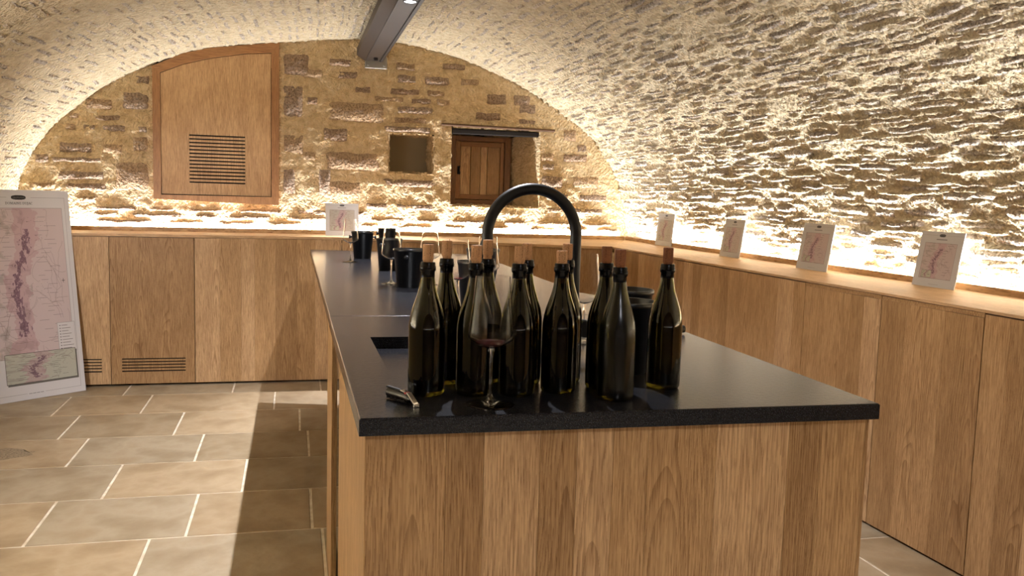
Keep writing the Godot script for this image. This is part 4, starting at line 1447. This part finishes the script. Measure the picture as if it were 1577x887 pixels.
# ---------------------------------------------------------------- beam
func build_beam() -> void:
	var t := thing("ceiling_beam", "brown metal lighting beam running under the crown of the vault", "beam")
	var sec := [Vector2(0.592, 2.687), Vector2(0.716, 2.687), Vector2(0.738, 2.683), Vector2(0.770, 2.725), Vector2(0.770, 2.79), Vector2(0.524, 2.79), Vector2(0.524, 2.731)]
	var b := MB.new()
	var mid := Vector2(0.65, 2.74)
	var z0 := BACK + 0.02
	for k in sec.size():
		var p: Vector2 = sec[k]
		var q: Vector2 = sec[(k + 1) % sec.size()]
		var m := (p + q) / 2.0 - mid
		b.face([Vector3(p.x, p.y, z0), Vector3(q.x, q.y, z0), Vector3(q.x, q.y, REAR), Vector3(p.x, p.y, REAR)], Vector3(m.x, m.y, 0))
	b.face(sec.map(func(p): return Vector3(p.x, p.y, z0)), Vector3.FORWARD)
	b.face(sec.map(func(p): return Vector3(p.x, p.y, REAR)), Vector3.BACK)
	obj("housing", b.done(), M.beam, t)
	b = MB.new()
	b.box(Vector3(0.727, 2.681, (BACK + REAR) / 2.0), Vector3(0.022, 0.007, REAR - BACK - 0.1), 0.001)
	b.box(Vector3(0.596, 2.684, (BACK + REAR) / 2.0), Vector3(0.008, 0.005, REAR - BACK - 0.1), 0.001)
	obj("edge_lip", b.done(), M.beam_dark, t)
	b = MB.new()
	b.box(Vector3(0.688, 2.675, BACK + 0.022), Vector3(0.19, 0.10, 0.02), 0.003)
	for s in [-0.07, 0.07]:
		b.box(Vector3(0.688 + s, 2.652, BACK + 0.034), Vector3(0.014, 0.014, 0.006), 0.002)
	tag(obj("wall_bracket", b.done(), M.steel), "pale metal plate on the end wall under the beam's end", "bracket")
	for e in spots:
		var s := thing("spotlight", e[2], "spotlight", Vector3(0.668, 2.687, e[0]), "round spotlights under the beam")
		var deep := 0.004 if e[1] > 0.02 else 0.022   # the far one is sunk in a short dark tube
		obj("rim", lathed([Vector2(e[1] * 1.3, 0.0), Vector2(e[1] * 1.28, -deep), Vector2(e[1] * 1.05, -deep), Vector2(e[1] * 1.05, 0.0)].map(func(p): return p), 24), M.beam_dark, s)
		obj("lens", lathed([Vector2(0.0, -0.0045), Vector2(e[1], -0.0035), Vector2(e[1], 0.0)], 24), M.spot, s)
		var l := SpotLight3D.new()
		l.name = "spot_light"
		l.light_color = SPOT_COLOR
		l.light_energy = POWER[e[5]]
		l.light_size = 0.012 if e[1] > 0.02 else 0.006
		l.spot_angle = e[4]
		l.spot_angle_attenuation = 0.9
		l.spot_range = 12.0
		l.spot_attenuation = 2.0
		l.shadow_enabled = true
		l.position = Vector3(0, -0.008, 0)
		l.rotation = Vector3(-PI / 2 - deg_to_rad(e[3]), 0, 0)
		s.add_child(l)
	# added fill spotlight at the left, out of view, brightening the end wall cabinets
	var at := Vector3(-1.95, 1.85, -3.2)
	var aim := (Vector3(-0.7, 0.55, -7.2) - at).normalized()
	var turn := Basis.looking_at(aim, Vector3.UP)
	var w := thing("added_wall_spotlight", "added fill spotlight on the left side, outside the view, turned to the end wall cabinets", "spotlight", at)
	w.basis = turn
	b = MB.new()
	b.lathe([Vector2(0.0, 0.10), Vector2(0.032, 0.10), Vector2(0.036, 0.09), Vector2(0.036, 0.0), Vector2(0.030, 0.0), Vector2(0.030, 0.01), Vector2(0.0, 0.01)], 24, Vector3.ZERO, Basis(Vector3.RIGHT, PI / 2))
	obj("housing", b.done(), M.iron, w)
	b = MB.new()
	b.lathe([Vector2(0.028, 0.006), Vector2(0.0, 0.004)], 24, Vector3.ZERO, Basis(Vector3.RIGHT, PI / 2))
	obj("lens", b.done(), M.spot, w)
	b = MB.new()
	b.tube([Vector3(0, 0.03, 0.06), Vector3(-0.1, 0.05, 0.1), Vector3(-0.3, 0.05, 0.12)], [0.01, 0.01, 0.01], 12)
	obj("bracket", b.done(), M.iron, w)
	var wl := SpotLight3D.new()
	wl.name = "spot_light"
	wl.light_color = SPOT_COLOR
	wl.light_energy = POWER.wall
	wl.light_size = 0.03
	wl.spot_angle = 24.0
	wl.spot_angle_attenuation = 0.8
	wl.spot_range = 14.0
	wl.spot_attenuation = 2.0
	wl.shadow_enabled = true
	wl.position = Vector3(0, 0, -0.012)
	w.add_child(wl)

var spots := [
	[-7.6, 0.014, "small spotlight under the far end of the metal beam", 21.0, 27.0, "spot_end"],
	[-5.33, 0.034, "round spotlight under the metal beam at the upper border of the view", 0.0, 54.0, "spot_far"],
	[-3.2, 0.034, "added fill spotlight under the metal beam above the tap, outside the view", 0.0, 71.0, "added_spot_mid"],  # unseen lamp added to light the cabinets and floor
	[1.0, 0.034, "added fill spotlight under the metal beam behind the viewer", 0.0, 76.0, "added_spot_rear"]]  # unseen lamp added to light the island front

func led(at: Vector3, long: float, turn: Vector3, energy: float, label: String) -> void:
	# light strip shining up the stone; left and rear ones are added fill
	var t := thing("light_strip", label, "light strip", at)
	t.rotation = turn
	obj("strip", boxed(Vector3(long, 0.008, 0.014), Vector3.ZERO, 0.0), M.led, t)
	obj("channel", boxed(Vector3(long, 0.012, 0.02), Vector3(0, -0.0105, 0), 0.0), M.steel, t)
	var l := AreaLight3D.new()
	l.name = "strip_light"
	l.area_size = Vector2(long, 0.014)
	l.light_color = LED_COLOR
	l.light_energy = energy * long
	l.shadow_enabled = true
	l.area_range = 20.0
	l.area_attenuation = 2.0
	l.position = Vector3(0, 0.006, 0)
	l.rotation = Vector3(PI / 2, 0, 0)
	t.add_child(l)

const LED_COLOR := Color(0.95, 0.97, 1.0)
const SPOT_COLOR := Color(0.97, 0.97, 1.0)
const POWER := {"back": 1.0, "right": 1.15, "left": 2.5, "rear": 0.1, "spot_end": 5.6, "spot_far": 5.6, "added_spot_mid": 4.0, "added_spot_rear": 3.6, "wall": 3.4}

func _ready() -> void:
	rng.seed = 20
	var cam := Camera3D.new()
	cam.name = "camera"
	cam.position = Vector3(0, 1.543, 0)
	cam.basis = Basis.from_euler(Vector3(-0.10280, -0.24623, 0.02801), EULER_ORDER_YXZ)
	cam.fov = rad_to_deg(2.0 * atan(443.5 / 1345.0))
	cam.near = 0.05
	cam.far = 60.0
	add_child(cam)
	var env := Environment.new()
	env.background_mode = Environment.BG_COLOR
	env.background_color = Color.BLACK
	env.tonemap_mode = Environment.TONE_MAPPER_LINEAR
	env.tonemap_exposure = 2.05
	env.sdfgi_enabled = true
	env.ssao_enabled = true
	env.ssil_enabled = true
	var we := WorldEnvironment.new()
	we.name = "environment"
	we.environment = env
	add_child(we)
	make_materials()
	led(Vector3(0.42, 1.178, -7.778), 5.1, Vector3.ZERO, POWER.back, "hidden light strip behind the upstand along the end wall")
	led(Vector3(right_foot(-3.25) + 0.05, 1.1325, -3.25), 8.5, Vector3(0, PI / 2 + 0.0757, 0.01), POWER.right, "hidden light strip behind the upstand along the right side wall")
	led(Vector3(-2.30, 1.139, -2.9), 2.4, Vector3(0, PI / 2, 0), POWER.left, "added fill light strip along the left side wall, outside the view")  # unseen strip added as general fill
	led(Vector3(0.5, 1.139, REAR - 0.06), 4.8, Vector3.ZERO, POWER.rear, "added fill light strip along the wall behind the viewer")  # faint unseen strip, added for fill from behind
	build_vault()
	build_end_wall()
	build_floor()
	build_beam()
	build_cabinets()
	build_access_panel()
	build_shutter()
	build_island()
	build_faucet()
	build_bottles()
	build_glasses()
	build_buckets()
	build_small_things()
	build_posters()
